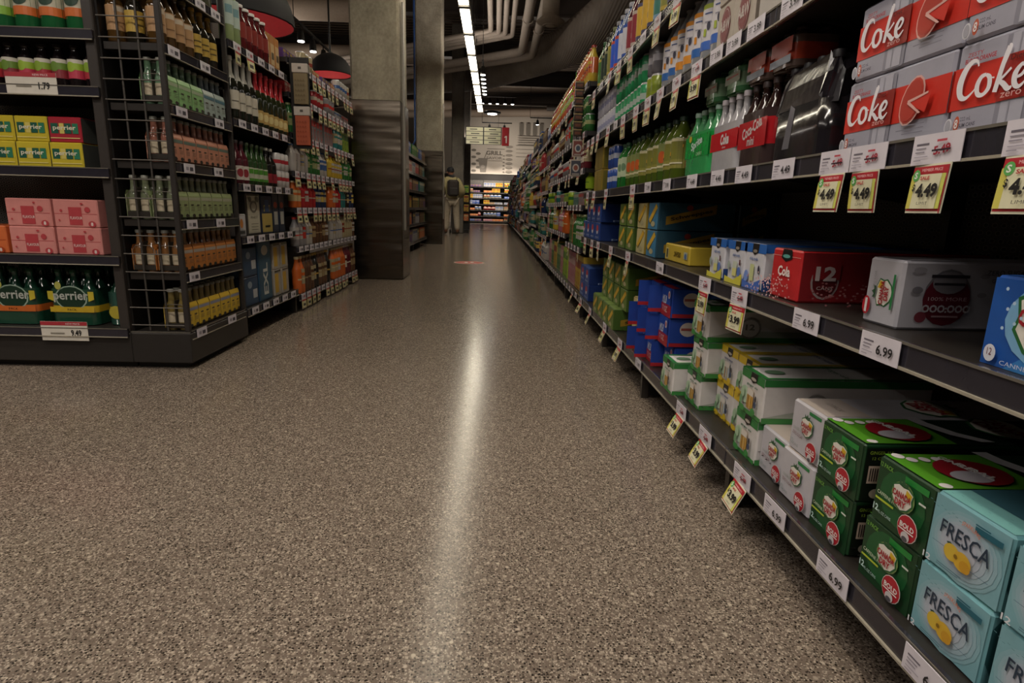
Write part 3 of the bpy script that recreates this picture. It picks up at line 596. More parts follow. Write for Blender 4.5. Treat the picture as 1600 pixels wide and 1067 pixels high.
# round air diffuser on its drop
m = MB(); m.lathe([(.12, .0), (.19, .03), (.2, .05), (.13, .1), (.12, .12), (.12, .62)], 'a89d90', 20)
r1 = MB(); r1.lathe([(.10, -.01), (.115, .0), (.1, .015)], 'c4b9ab', 20, cap=False); r2 = MB(); r2.lathe([(.055, -.018), (.07, -.004), (.055, .01)], 'c4b9ab', 20)
place(('air_diffuser', m.build('air_diffuser', 'matte'), [('ring', r1.build('ring', 'matte'), []), ('ring', r2.build('ring', 'matte'), [])]), (.72, 9, 3.27), 'round pale air diffuser at the end of a short ceiling duct', 'air vent')
# strip lamps over the aisle
def strip_lamp(y, i):
    b = MB(); b.box(-.075, 0, .0, .075, 1.21, .07, '5a554c', .006); b.box(-.07, .0, -.03, .07, .04, 0, '3a362f'); b.box(-.07, 1.17, -.03, .07, 1.21, 0, '3a362f'); d = MB(); d.box(-.062, .045, -.008, .062, 1.165, -.0005, 'ffffff')
    ws = MB(); ws.tube([(0, .1, .07), (0, .1, 2.3)], .003, '222222', 5); ws.tube([(0, 1.1, .07), (0, 1.1, 2.3)], .003, '222222', 5)
    place(('strip_lamp', None, [('housing', b.build('housing', 'metal'), []), ('diffuser', d.build('diffuser', 'lamp'), [], 'glowing diffuser'), ('hanging_wire', ws.build('hanging_wire', 'metal'), [])]), (-.455, y, 3.28),
          'glowing strip lamp, %s from the near end of the line over the aisle' % nth(i), 'ceiling lamp', 'strip lamps in a line over the aisle')
for i in range(14): strip_lamp(-.2 + 1.22*i, i + 1)
# track lamps
def track(x, y0, y1, z, n, label, onlens=True, step=None, watts=0, tgt=None, xdir=False):
    t = MB(); (t.box(0, -.015, 0, y1 - y0, .015, .03, '1c1a19') if xdir else t.box(-.015, 0, 0, .015, y1 - y0, .03, '1c1a19'))
    t.tube([(.0, .0, .03), (.0, .0, 5.6 - z)], .006, '1c1a19', 5)
    kids = [('rail', t.build('rail', 'metal'), [])]
    for k in range(n):
        d = (k + .5)*(y1 - y0)/n; px, py = (d, 0) if xdir else (0, d)
        h = MB(); h.lathe([(.03, -.05), (.05, -.13), (.052, -.20)], '1c1a19', 12, (px, py, 0), cap=True); h.tube([(px, py, 0), (px, py, -.06)], .01, '1c1a19', 6)
        ln = MB(); ln.lathe([(.045, -.212), (.045, -.203)], 'ffffff', 12, (px, py, 0))
        kids.append(('lamp_head', h.build('lamp_head', 'metal'), [('lens', ln.build('lens', 'spotlens'), [])]))
    place(('track_lamp', None, kids), (x, y0, z), label, 'track light', 'spot lamp tracks')
track(-.29, 12.0, 14.4, 3.45, 6, 'black track with a row of bright spots just right of the strip lamps')
track(-.6, 20, 21.2, 4.2, 5, 'black track of spots crossing beyond the end of the strip lamps', xdir=True)
track(-.5, 20.7, 21.7, 3.5, 2, 'short black spot track just above the aisle number sign', xdir=True)
track(1.1, 20.7, 21.7, 3.7, 2, 'short black spot track above the right shelving far away', xdir=True)
track(-2.72, 8.6, 10.8, 3.12, 4, 'black track with four spots above the left shelves beside the near lamp shade')
m = MB(); m.lathe([(.26, -.03), (.28, 0), (.26, .04), (.05, .07)], '1c1a19', 20); d = MB(); d.lathe([(.15, -.045), (.15, -.032)], 'ffffff', 16)
place(('ceiling_disc_lamp', m.build('ceiling_disc_lamp', 'metal'), [('lens', d.build('lens', 'spotlens'), [])]), (-.16, 20, 3.72), 'flat black disc lamp hanging past the end of the strip lamps', 'ceiling lamp')
# big dome shades, black outside and red inside
def dome(x, y, z, r, label):
    o_ = MB(); n = 28
    pr = [(r*math.cos(a), r*.95*math.sin(a)) for a in [math.pi/2*k/10 for k in range(10)]] + [(.03, r*.95)]
    o_.lathe(pr, '16151a', n, cap=False)
    i_ = MB(); i_.lathe([(a*.975, b*.97) for a, b in pr][::-1], '961c2a', n, cap=False)
    rim = MB(); rim.lathe([(r*.975, 0), (r*.985, -.008), (r, 0)], '16151a', n, cap=False)
    s_ = MB(); s_.tube([(0, 0, r*.95), (0, 0, 5.6 - z)], .012, '141414', 6)
    b_ = MB(); b_.lathe([(.02, .1), (.05, .06), (.06, 0), (.05, -.02)], 'e8dcc8', 12, (0, 0, r*.4))
    place(('pendant_lamp', None, [('lamp_shade', o_.build('lamp_shade', 'matte'), []), ('inner_lining', i_.build('inner_lining', 'matte'), [], 'red inner lining of the shade'), ('rim', rim.build('rim', 'metal'), []), ('stem', s_.build('stem', 'metal'), []), ('bulb', b_.build('bulb', 'matte'), [])]),
          (x, y, z), label, 'pendant lamp', 'big dome pendant lamps')
    l = bpy.data.lights.new('bulb_light', 'POINT'); l.energy = 3; l.color = (1, .8, .6); l.shadow_soft_size = .06; q = bpy.data.objects.new('bulb_light', l); COL.objects.link(q); q.location = (x, y, z + r*.25)
dome(-1.99, 4.9, 2.06, .43, 'large black dome pendant lamp with red lining, the nearer one over the left shelves')
dome(-2.10, 8.0, 2.33, .26, 'smaller looking black dome pendant lamp with red lining next to the near concrete column')
# aisle sign
m = MB(); m.box(0, 0, 0, .99, .05, .46, '1a1a1a'); s_ = MB()
for c_ in range(2):
    for r_ in range(4):
        x0, z0 = .02 + c_*.49, .455 - (r_ + 1)*.112
        s_.box(x0, -.004, z0, x0 + .46, 0, z0 + .098, 'e9e6cc')
        s_.art(lambda u, v, L: (u, -.004 - .001*L, v), [('r', x0 + .1 + .03*((r_ + c_) % 3), z0 + .035, x0 + .3 + .03*((r_*2 + c_) % 4), z0 + .06, '5a584c')])
w_ = MB(); w_.tube([(.1, .02, .46), (.1, .02, 1.5)], .004, '222222', 5); w_.tube([(.9, .02, .46), (.9, .02, 1.5)], .004, '222222', 5)
n_ = MB(); n_.box(1.0, 0, -.02, 1.2, .05, .46, 'c0202f'); n_.art(lambda u, v, L: (u, -.001*L, v), [('p', [(1.085, .05), (1.14, .05), (1.14, .24), (1.105, .24), (1.065, .205), (1.075, .185), (1.105, .205), (1.105, .05)], 'f2ecec')])
place(('aisle_sign', None, [('frame', m.build('frame', 'metal'), []), ('sign_panel', s_.build('sign_panel', 'paper'), []), ('number_panel', n_.build('number_panel', 'paper'), [], 'red panel with a white number one'), ('hanging_wire', w_.build('hanging_wire', 'metal'), [])]),
      (-.86, 17, 2.45), 'hanging aisle directory sign with cream rows and red number one panel', 'sign')
# mural on the back wall: grey graphics on a pale board
m = MB(); m.box(-1.9, 29.86, 2.36, 6.0, 29.9, 5.2, 'c4b9ae'); mf = lambda u, v, L: (u, 29.86 - .003*L, v)
ops = [('e', -1.1 + .22*(k % 2), 2.5 + .16*k, .12, .06, '6e675f') for k in range(7)] + [('p', [(-.88, 3.1), (-.42, 3.1), (-.5, 2.45), (-.78, 2.45)], '7c746c'), ('p', [(-.6, 3.1), (-.56, 3.1), (-.4, 3.45), (-.45, 3.45)], '7c746c'), ('e', -.65, 2.7, .1, .08, '988f86'),
      ('t', 'GRILL', -.1, 3.35, .8, .2, '5f5850', {'b': .02}), ('r', -.45, 3.52, .4, 3.55, '6e675f'), ('t', 'SAVOR', -.1, 3.12, .75, .13, '857c73', {'b': .01}), ('r', -.4, 2.98, .3, 3.0, '6e675f')]
ops += [('r', .32, 2.45 + .15*k, .4, 2.5 + .15*k, '7c746c') for k in range(6)] + [('e', .62, 2.5 + .19*k, .16, .06, '8b8279') for k in range(7)] + [('r', .95, 3.2 + .17*k, 1.9, 3.22 + .17*k, '6e675f') for k in range(4)]
ops += [('r', 1.1 + .32*k, 4.2, 1.28 + .32*k, 4.75, '7a7269') for k in range(4)] + [('r', 1.05, 4.14 - .1*k, 2.4, 4.17 - .1*k, '8b8279') for k in range(5)]
m.art(mf, ops)
place(('wall_mural', m.build('wall_mural', 'matte'), []), (0, 0, 0), 'pale mural board with grey food words and a cup on the back wall', 'mural')
# red round floor sticker and a far one
m = MB(); m.lathe([(.21, 0), (.21, .0012)], 'dcb0a6', 32); m.art(lambda u, v, L: (u, v, .0012 + .0006*L), [('e', 0, 0, .19, .19, 'c8402f'), ('e', -.04, .0, .025, .06, 'e2d8d0'), ('e', .04, .02, .025, .06, 'e2d8d0'), ('r', -.11, -.12, .11, -.095, 'e2d8d0')])
place(('floor_sticker', m.build('floor_sticker', 'paper'), []), (-.35, 8.2, 0.0002), 'round red floor sticker in the middle of the aisle, the nearer one', 'floor sticker', 'round floor stickers')
m = MB(); m.lathe([(.3, 0), (.3, .0012)], 'd8cfc6', 32); m.art(lambda u, v, L: (u, v, .0012 + .0006*L), [('e', 0, 0, .2, .2, 'b2493f')])
place(('floor_sticker', m.build('floor_sticker', 'paper'), []), (-.28, 20.5, 0.0002), 'pale round floor sticker far down the aisle near the back wall display', 'floor sticker', 'round floor stickers')

# ---------------------------------------------------------------- shelving
DARK, DARK2 = '2b2724', '211e1c'
SH = {}
def shelf_mesh(w_, d_, holes=False, lip=.04):
    key = (w_, d_, holes, lip)
    if key not in SH:
        m = MB(); m.box(.010, .002, -.028, d_, w_ - .002, 0, DARK)
        if holes: m.art(lambda u, v, L: (u, v, .0003*L), [('e', .04 + .025*(k % 3), .02 + .02*(k // 3), .0045, .0022, '0e0d0c') for k in range(int(w_*48)*3)])
        c = MB(); c.box(0, .002, .002 - lip, .010, w_ - .002, .002, '2e2c34', .002); c.box(-.0045, .002, .002 - lip, 0, w_ - .002, .006 - lip, 'a39c8c'); c.box(-.002, .002, -.001, .0, w_ - .002, .003, '6b665e')  # beige lower rim carries the rail's gleam in its colour
        bs = []
        for y in (.03, w_ - .022):
            b = MB(); A = [(.06, y, -.0285), (d_ - .035, y, -.0285), (d_ - .035, y, -.09)]; B_ = [(a_, y + .003, c_) for a_, _, c_ in A]
            b.face(A, DARK2); b.face(B_[::-1], DARK2); b.face([A[0], A[2], B_[2], B_[0]], DARK2); b.face([A[2], A[1], B_[1], B_[2]], DARK2); b.face([A[1], A[0], B_[0], B_[1]], DARK2); bs.append(b.build('bracket', 'metal'))
        SH[key] = (m.build('shelf', 'metal'), c.build('price_channel', 'chan'), bs)
    return SH[key]
def unit(loc, rz, w_, d_, levels, top, label, group, base=.165, holes=False, foot=True, lip=.04, cat='shelving'):
    """open gondola section: y 0..w along the aisle, x 0 at the price rail"""
    kids = []
    for i, z in enumerate([base] + list(levels)):
        a, c, b = shelf_mesh(w_, d_, holes and i == 0, lip if i else .045)
        ch = [('price_channel', c, [], 'grey price channel')]
        if i: ch += [('bracket', q, []) for q in b]
        kids.append(('base_shelf' if i == 0 else 'shelf', a, ch, None, (0, 0, z)))
    m = MB(); m.box(d_ + .001, 0, .0, d_ + .012, w_, top, DARK); kids.append(('back_panel', m.build('back_panel', 'perf'), []))
    m = MB(); m.box(d_ - .03, .001, 0, d_ + .0, .025, top, '191716'); kids.append(('upright', m.build('upright', 'metal'), []))
    if foot:
        m = MB(); m.box(.017, .001, 0, .045, .025, base - .045, '35302c'); m.box(.045, .004, .01, d_ - .031, .02, base - .03, '1b1918'); kids.append(('foot', m.build('foot', 'metal'), []))
    m = MB(); m.box(d_ - .06, .013, 0, d_ - .05, w_ - .013, base - .03, '171514'); kids.append(('kick_plate', m.build('kick_plate', 'metal'), []))
    return place(('shelving_unit', None, kids), loc, label, cat, group, rz)
_place = place
def place(tree, loc, label, cat, group=None, rz=0, name=None, kind=None):
    def rec(t, par):
        o = bpy.data.objects.new(t[0], t[1]); COL.objects.link(o)
        if par is not None:
            o.parent = par
            if len(t) > 3 and t[3]: o['label'] = t[3]
            if len(t) > 4: o.location = t[4]
        for ch in t[2]: rec(ch, o)
        return o
    o = rec(tree, None); o.location = loc; o.rotation_euler = (0, 0, rz)
    SEEN.setdefault(label, []).append(o)
    return props(o, label, cat, group, kind)
RX = .60; SEC = .914; Y0 = -.446
UL = {}     # shelf heights of each right unit
for i in range(32):
    y = Y0 + SEC*i
    if i < 5: lv = [.573, .862, 1.19, 1.467]
    elif i == 5: lv = [.49, .783, 1.03, 1.27, 1.58]
    elif i < 8: lv = [.55, .815, 1.03, 1.27, 1.55]
    elif i % 4 < 2: lv = [.44, .70, .96, 1.24, 1.53]
    else: lv = [.52, .80, 1.10, 1.38, 1.6]
    UL[i] = lv
    unit((RX, y, 0), 0, SEC, .50, lv, 1.86 if i < 5 else 1.95, 'black steel shelving unit on the right of the aisle, %s from the near end' % nth(i+1), 'shelving units along the right side', holes=i < 4)

# ---------------------------------------------------------------- price tags
TAGM = {}
def tag_tree(price, sale, near=True):
    key = (price, sale, near)
    if key not in TAGM:
        m = MB(); w_, h_ = .092, .040; m.box(-.0012, -w_/2, 0, 0, w_/2, h_, 'd9d3dc')
        fr = lambda u, v, L: (-.0012 - .0004*L, -u, v); ops = []
        if near:
            ops += [('r', -.038, .026, -.014, .0285, '6c6672'), ('r', -.038, .021, -.018, .0225, '8c8692'), ('r', -.038, .016, -.02, .0175, '8c8692'), ('r', -.038, .010, -.012, .0112, 'a39daa'), ('r', -.038, .005, -.024, .0065, 'a39daa')]
            ops += [('t', price, .016, .018, .038, .016, '1c1a1e', {'b': .02})] if not sale else [('t', '5.49', .014, .018, .03, .012, 'a3283a', {'b': .04, 'rot': .1}), ('r', -.004, .016, .03, .0185, '3a2430'), ('r', .004, .028, .022, .031, 'c24a58')]
        else: ops += [('r', -.03, .012, -.008, .026, '9a94a0'), ('r', .002, .010, .03, .026, '4a4650' if not sale else 'a3485a')]
        m.art(fr, ops); ch = []
        if sale:
            q = MB(); w2, z1, z0 = .078, .0, -.066
            q.box(-.0016, -w2/2, z0, -.0004, w2/2, z1, 'ddd9c0'); f2 = lambda u, v, L: (-.0016 - .0004*L, -u, v)
            o2 = [('r', -w2/2 + .001, z0 + .003, w2/2 - .001, z0 + .006, 'b32430'), ('r', -w2/2 + .001, z1 - .014, w2/2 - .001, z1 - .003, 'b32430'), ('r', w2/2 - .003, z0, w2/2 - .001, z1 - .004, 'b32430'), ('r', -w2/2 + .001, z0 + .006, -w2/2 + .012, z1 - .014, 'd2c95e'), ('r', w2/2 - .011, z0 + .006, w2/2 - .003, z1 - .014, 'c9cc62'), ('r', -w2/2 + .012, z0 + .006, w2/2 - .011, z1 - .014, 'ddd9b8')]
            if near: o2 += [('e', -.026, -.015, .008, .008, '5fae5a'), ('t', 'S', -.026, -.015, .007, .009, 'e9f0e4', {'b': .03}), ('t', 'MEMBER PRICE', .008, -.0085, .044, .004, 'e8c8c8'), ('t', 'SALE', -.004, -.019, .02, .005, 'b32430', {'b': .03}), ('t', '$', -.024, -.032, .006, .011, '1a1818', {'b': .03}), ('t', price, .006, -.036, .046, .019, '1a1818', {'b': .045}), ('t', 'LIMIT', .004, -.053, .024, .004, '5a564a')]
            else: o2 += [('r', -.022, -.048, .02, -.03, '3a362c')]
            q.art(f2, o2); ch = [('sale_flag', q.build('sale_flag', 'paper'), [], 'yellow and red hanging sale flag', (0, 0, 0))]
        TAGM[key] = ('price_tag', m.build('price_tag', 'paper'), ch)
    return TAGM[key]
SHN = ['bottom', 'second', 'third', 'fourth', 'fifth', 'top']
def tag(side, y, lev, z, price, sale, n, near=True, x=None):
    x = x if x is not None else (RX - .0052 if side == 'right' else -1.355)
    rz = 0 if side == 'right' else math.pi
    t = tag_tree(price, sale, near)
    col = 'white tag with yellow sale flag' if sale else 'plain white price tag'
    o = place(t, (x, y, z), '%s, %s on the %s %s rail' % (col, nth(n), lev, side), 'price tag', 'price tags on the %s rails' % side, rz)
    for c in o.children: c.rotation_euler = (0, R(random.uniform(22, 30) if (lev == 'bottom' and side == 'right') else random.uniform(-2, 8)), R(random.uniform(-6, 6)))
    return o
def tags(side, lev, z, lst, x=None):
    for n, (y, price, sale) in enumerate(sorted(lst), 1): tag(side, y, lev, z - .0385, price, sale, n, y < 3.2 if side == 'right' else False, x)
tags('right', 'bottom', .166, [(.52, '6.99', 0), (.655, '6.99', 0), (.885, '6.99', 0), (1.10, '6.99', 0), (1.265, '3.99', 1), (1.515, '3.99', 1), (1.73, '3.99', 1), (2.30, '3.99', 0), (2.66, '3.99', 1), (3.05, '3.99', 1), (3.55, '3.99', 1), (3.95, '3.99', 1), (4.4, '3.99', 1)])
tags('right', 'second', .574, [(.50, '6.99', 0), (.862, '6.99', 0), (1.082, '6.99', 0), (1.395, '3.99', 1), (1.635, '3.99', 1), (2.10, '3.99', 0), (2.62, '3.99', 1), (3.02, '3.99', 1), (3.4, '3.99', 1), (3.62, '3.99', 1), (3.9, '3.99', 1)])
tags('right', 'third', .863, [(.66, '4.49', 1), (.815, '4.49', 1), (.965, '4.49', 1), (1.06, '4.49', 1), (1.25, '4.49', 0), (1.45, '4.49', 0), (1.62, '4.49', 0), (1.83, '4.49', 0), (2.1, '3.99', 0), (2.36, '3.99', 0), (2.62, '3.99', 1), (3.25, '3.99', 1), (3.65, '3.99', 1), (3.9, '3.99', 1)])
tags('right', 'fourth', 1.191, [(1.30, '3.99', 0), (1.47, '3.99', 0), (1.60, '3.99', 0), (1.72, '3.99', 0), (1.88, '3.99', 1), (2.08, '3.99', 1), (2.28, '3.99', 1), (2.46, '3.99', 1), (2.66, '3.99', 1), (2.92, '3.99', 1), (3.1, '3.99', 0), (3.3, '3.99', 1), (3.62, '3.99', 1), (3.8, '3.99', 1), (3.98, '3.99', 1)])
tags('right', 'fifth', 1.468, [(2.15, '3.99', 1), (2.4, '3.99', 1), (2.62, '3.99', 0), (2.85, '3.99', 1), (3.1, '3.99', 1), (3.35, '3.99', 1), (3.6, '3.99', 0), (3.85, '3.99', 1)])

# ---------------------------------------------------------------- right shelves, near products
GR = 'soda cartons on the right shelves'
CC = {}
def put(tree, y, z, label, cat, group, x=.63, rz=0): return place(tree, (x, y, z), label, cat, group, rz)
Z1, Z2, Z3, Z4, Z5 = .1655, .5735, .8625, 1.1905, 1.4675
def C1(tree, y, lev, label, x=.63, base=Z1, rz=0, h=HC + .001): put(tree, y, base + lev*h, label, 'drink carton', GR, x, rz)
C1(c_fresca(), .683, 0, 'pale teal citrus soda carton, bottom of the stack beside the dark green cartons')
C1(c_fresca(), .681, 1, 'pale teal citrus soda carton on top of the stack beside the dark green cartons', .632, rz=.02)
C1(c_fresca(), .548, 0, 'pale teal citrus soda carton at the bottom, nearest the right edge of the picture', .632)
C1(c_fresca(), .547, 1, 'pale teal citrus soda carton, upper one nearest the right edge of the picture', .63)
C1(c_green(), .812, 0, 'dark green ginger ale carton, bottom one touching the teal cartons')
C1(c_green(), .803, 1, 'dark green ginger ale carton, upper one touching the teal cartons', .63)
C1(c_green(), .972, 0, 'dark green ginger ale carton, bottom one beside the light grey cartons')
C1(c_green(), .967, 1, 'dark green ginger ale carton, upper one beside the light grey cartons', .628)
C1(c_white(), 1.098, 0, 'light grey ginger ale carton at the bottom beside the dark green stack', .628)
C1(c_white(), 1.091, 1, 'light grey ginger ale carton stacked above two others beside the dark green stack', .633)
C1(c_white(), 1.224, 0, 'light grey ginger ale carton at the bottom, the farther of the two low ones', .640)
GW = c_store('gingerwhite', '2f7a3c', '3f8a44', 'ginger ale'); GY = c_store('clubyellow', 'd9b92c', 'd9b92c', 'tonic water', '4a5a8a', 'b8c2cc')
C1(GW, 1.350, 0, 'white ginger ale carton with green band, bottom one next to the light grey cartons', .63)
C1(GW, 1.343, 1, 'white ginger ale carton with green band, upper one next to the light grey cartons', .63)
for k, (y, l) in enumerate(((1.480, 0), (1.608, 0), (1.476, 1), (1.604, 1))):
    C1(GY, y, l, 'white tonic carton with yellow band, %s %s of the four behind the green banded stack' % ('nearer' if k % 2 == 0 else 'farther', 'lower' if l == 0 else 'upper'), .675)
C1(GW, 1.745, 0, 'white ginger ale carton with green band, bottom of the three high stack', .63)
C1(GW, 1.722, 1, 'white ginger ale carton with green band, middle of the three high stack', .632)
C1(GW, 1.735, 2, 'white ginger ale carton with green band, top of the three high stack under the shelf', .63, rz=.03)
C1(GW, 1.888, 0, 'single white ginger ale carton with green band sticking out over the rail', .59)
RB = c_redblue()
for k, (y, l, x, wd) in enumerate(((2.255, 0, .63, 'bottom near'), (2.405, 0, .63, 'bottom far'), (2.11, 1, .63, 'middle near'), (2.245, 1, .63, 'middle centre'), (2.405, 1, .63, 'middle far'), (2.10, 2, .63, 'top near'), (2.26, 2, .63, 'top far'), (2.115, 0, .66, 'bottom nearest, partly hidden,'))):
    C1(RB, y, l, 'blue and red cola carton, %s one in the uneven pile' % wd, x)
YG = c_schw('schwyellow', .124, '8f7a2c', 'cdbf8a', ygreen='c9a52c'); GG = c_schw('schwgreen', .15, '3f5a22', '66803a', .36)
C1(YG, 2.545, 0, 'pale yellow tonic carton at the bottom beside the blue and red cola pile', .632); C1(YG, 2.545, 1, 'pale yellow tonic carton stacked second beside the blue and red cola pile', .632)
C1(YG, 2.675, 1, 'pale yellow tonic carton stacked second, tucked against the green cartons', .70); C1(YG, 2.675, 0, 'pale yellow tonic carton at the bottom, tucked against the green cartons', .70)
for l in range(3):
    for k in range(4): C1(GG, 2.94 + .157*k if l == 0 else 2.85 + .170*k, l, 'olive green ginger ale carton, %s from the near end in the %s layer' % (nth(k+1), ('bottom', 'middle', 'top')[l]), .60 if l == 0 else .64)
PP = c_pepsi('pepsi_s', .19, HC, .3)
for k, (y, l) in enumerate(((3.90, 0), (4.095, 0), (3.90, 1), (4.095, 1))): C1(PP, y, l, 'dark blue cola carton on the bottom shelf, %s %s of four' % ('nearer' if k % 2 == 0 else 'farther', 'lower' if l == 0 else 'upper'), .62)
# second shelf
C1(c_blue(), .522, 0, 'bright blue sparkling seltzer carton lying alone at the right picture edge', .63, Z2)
C1(c_white_edge(), .966, 0, 'light grey ginger ale carton lying alone on the second shelf', .655, Z2, rz=.02)
C1(c_cola(), 1.258, 0, 'red store cola carton with a big number twelve on its side', .63, Z2)
C1(c_club2(), 1.414, 0, 'white club soda carton with blue band, the one touching the red cola carton', .63, Z2, h=.111)
C1(c_club(), 1.520, 0, 'white club soda carton with blue band, middle of the three', .63, Z2)
C1(c_club(), 1.655, 0, 'white club soda carton with blue band, farthest of the three', .63, Z2)
C1(c_tray(), 2.13, 0, 'low yellow cardboard tray lying upside down on the second shelf', .66, Z2)
SB = c_schw('schwblue', .15, '24485a', '3f7fa8', .30); SY = c_schw('schwcream', .15, '8f7a2c', 'c9bf8c', .34)
for l in range(2):
    up = ('lower', 'upper')[l]
    C1(SB, 2.375, l, '%s light blue tonic carton on the second shelf behind the yellow tray' % up, .63, Z2)
    C1(SB, 2.365, l, '%s dark tonic carton pushed back against the panel behind the light blue ones' % up, .935 - .0, Z2) if False else None
    C1(SY, 2.555, l, '%s cream tonic carton on the second shelf between blue and green ones' % up, .63, Z2)
    for k in range(2): C1(GG, 2.765 + .175*k, l, '%s olive green ginger ale carton on the second shelf, %s one' % (up, ('nearer', 'farther')[k]), .63, Z2)
BSM = c_schw('schwblue_short', .15, '1d3a4a', '24485a', .14)
for l in range(2): C1(BSM, 2.375, l, '%s short dark tonic carton at the back of the second shelf' % ('lower', 'upper')[l], .945, Z2)
PS = c_pepsi('pepsi_m', .17, .109, .36)
for k in range(4): C1(PS, 3.60 + .178*k, 0, 'blue cola carton on the second shelf, lower row, %s from the near end' % nth(k+1), .62, Z2)
for k in range(3): C1(PS, 3.58 + .178*k, 1, 'blue cola carton on the second shelf, upper row, %s from the near end' % nth(k+1), .62, Z2, h=.110)
# third shelf
CK = c_coke()
for y, l, s_ in ((.979, 0, 'lower left'), (.971, 1, 'upper left'), (.725, 0, 'lower right'), (.722, 1, 'upper right')):
    C1(CK, y, l, 'red and grey diet cola carton with orange slice, %s of four' % s_, .628, Z3, h=.119)
SW = bottle('schwL', .225, .041, '4a5a1c', 'b59a3c', '16341f', (.2, .66), .36, .66, [('p', [(-.03, .35), (-.03, .5), (.03, .85), (.03, .68)], '1d2414'), ('p', [(-.028, .42), (-.028, .55), (.03, .8), (.03, .7)], 'd8a02c'), ('r', -.03, .15, .03, .2, 'd8d2b0')], bands=[(0, .3, '8f8a40'), (.3, .9, '7a7a30'), (.9, 1, 'c9c29a')])
SW2 = bottle('schwO', .225, .041, '3f5a1c', 'b59a3c', '16341f', (.2, .66), .36, .66, [('e', 0, .5, .02, .22, 'c05a24'), ('r', -.03, .12, .03, .2, 'c9c29a')], bands=[(0, 1, '7f8a50')])
GB = bottle('greenB', .225, .038, '1f6a2c', 'b9c8a8', '1a4a2a', (.26, .68), .36, .66, [('e', 0, .5, .016, .2, '6a8a6a')])
for k in range(5):
    put(SW if k < 2 or k > 2 else SW2, 2.215 + .087*k, Z3, 'yellow labelled green soda bottle, %s from the near end of the front row' % nth(k+1), 'bottle', 'green soda bottles on the third shelf', .675)
    put(SW, 2.20 + .087*k, Z3, 'yellow labelled green soda bottle, %s from the near end of the back row' % nth(k+1), 'bottle', 'green soda bottles on the third shelf', .765)
for k in range(4): put(SW2 if k else SW, 2.70 + .087*k, Z3, 'green soda bottle with pale label, %s of the farther group' % nth(k+1), 'bottle', 'green soda bottles on the third shelf', .675)
for k in range(2): put(GB, 3.08 + .08*k, Z3, 'bright green bottle with pale label, %s one left of the green soda row' % ('nearer', 'farther')[k], 'bottle', 'green soda bottles on the third shelf', .67)
DW = bottle('darkW', .225, .041, '1f2a14', '7a4a24', '16341f', (.2, .66), .36, .66, [('e', 0, .6, .02, .2, 'b06a3a')])
put(DW, 2.115, Z3, 'dark ginger soda bottle with orange label beside the clear green pack', 'bottle', 'green soda bottles on the third shelf', .70)
put(DW, 2.125, Z3, 'dark ginger soda bottle set back behind the orange labelled one', 'bottle', 'green soda bottles on the third shelf', .79)
multipack('sprite', 3, 4, .060, .205, .029, '4f9a66', '9ab8a8', '1f9a44', '3aa25c', [('r', -.11, .06, .11, .127, '1fa048'), ('t', 'Sprite', .0, .10, .1, .032, 'e6ecf0', {'b': .03, 'rot': .2}), ('t', 'CHERRY', .03, .07, .05, .01, 'dbe8d0'), ('e', -.06, .12, .014, .01, 'd8b84a')], lab=(.3, .62), sh=.6)
multipack('cokez', 3, 4, .050, .205, .0245, 'a6a4a8', 'c9c2c8', 'c02028', 'b3b1b6', [('r', -.098, .062, .098, .112, 'c4202a'), ('t', 'Coke', .01, .09, .06, .03, 'e9e4e6', {'b': .04}), ('t', 'diet', .01, .069, .025, .006, 'e9e4e6')], lab=(.32, .54), sh=.58)
multipack('coca', 3, 3, .055, .205, .027, '2a1a18', '3a2a2a', 'b8222a', '3c2e2e', [('r', -.08, .05, .08, .115, 'b8222a'), ('t', 'Coca-Cola', .0, .097, .11, .028, 'd9c9c9', {'b': .03, 'rot': .25}), ('t', 'mini', 0, .066, .04, .02, 'd9c9c9', {'b': .02})], lab=(.26, .56), sh=.6)
multipack('dark', 3, 4, .055, .205, .027, '191518', '1c1a1e', '1c191c', '201d22', [('p', [(-.05, .03), (-.02, .03), (-.01, .11), (-.03, .12)], '6a6870')], lab=(.26, .56), film=True)
multipack('gingerG', 2, 2, .056, .086, .027, '2f6a3a', '2a4a34', '7a9a7c', '3a6a44', [('r', -.05, .03, .05, .055, '8a8f80'), ('r', -.04, .044, .04, .048, 'a3403a')], lab=(.2, .6), sh=.72)
multipack('rootR', 2, 2, .056, .086, .027, '4a3a34', '3a2a2a', 'a8402c', '5a4a44', [('r', -.05, .035, .05, .065, 'a8382c'), ('r', -.05, .012, .05, .028, '7a8290')], lab=(.2, .6), sh=.72)
GP = 'shrink wrapped bottle packs'
for key, y, x, z, lb in (('sprite', 1.925, .632, Z3, 'shrink wrapped pack of clear green lemon lime bottles'), ('cokez', 1.700, .632, Z3, 'shrink wrapped pack of clear cola bottles with red band and pale caps'),
        ('coca', 1.515, .632, Z3, 'pack of dark cola bottles with red label beside the clear ones'), ('dark', 1.300, .635, Z3, 'black shrink wrapped bottle pack between the cola labels and the big cartons'),
        ('dark', 1.26, .82, Z3, 'black bottle pack pushed back on the third shelf, nearer one'), ('dark', 1.50, .82, Z3, 'black bottle pack pushed back on the third shelf, farther one'), ('dark', 1.73, .84, Z3, 'black bottle pack behind the clear cola pack'),
        ('gingerG', 1.865, .64, 1.0685, 'small green bottle pack standing on top of the clear green pack'), ('gingerG', 1.70, .64, 1.0685, 'small green bottle pack standing on top of the clear cola pack'), ('rootR', 1.55, .64, 1.0685, 'small brown and red bottle pack standing on the dark cola pack'), ('rootR', 1.42, .64, 1.0685, 'small brown and red bottle pack nearest the black shrink wrapped packs')):
    place_pack(key, (x, y, z), lb, 'bottle pack', GP)
CB = can('bluecan', .030, .12, '2f54a8', 'b9bfd2')
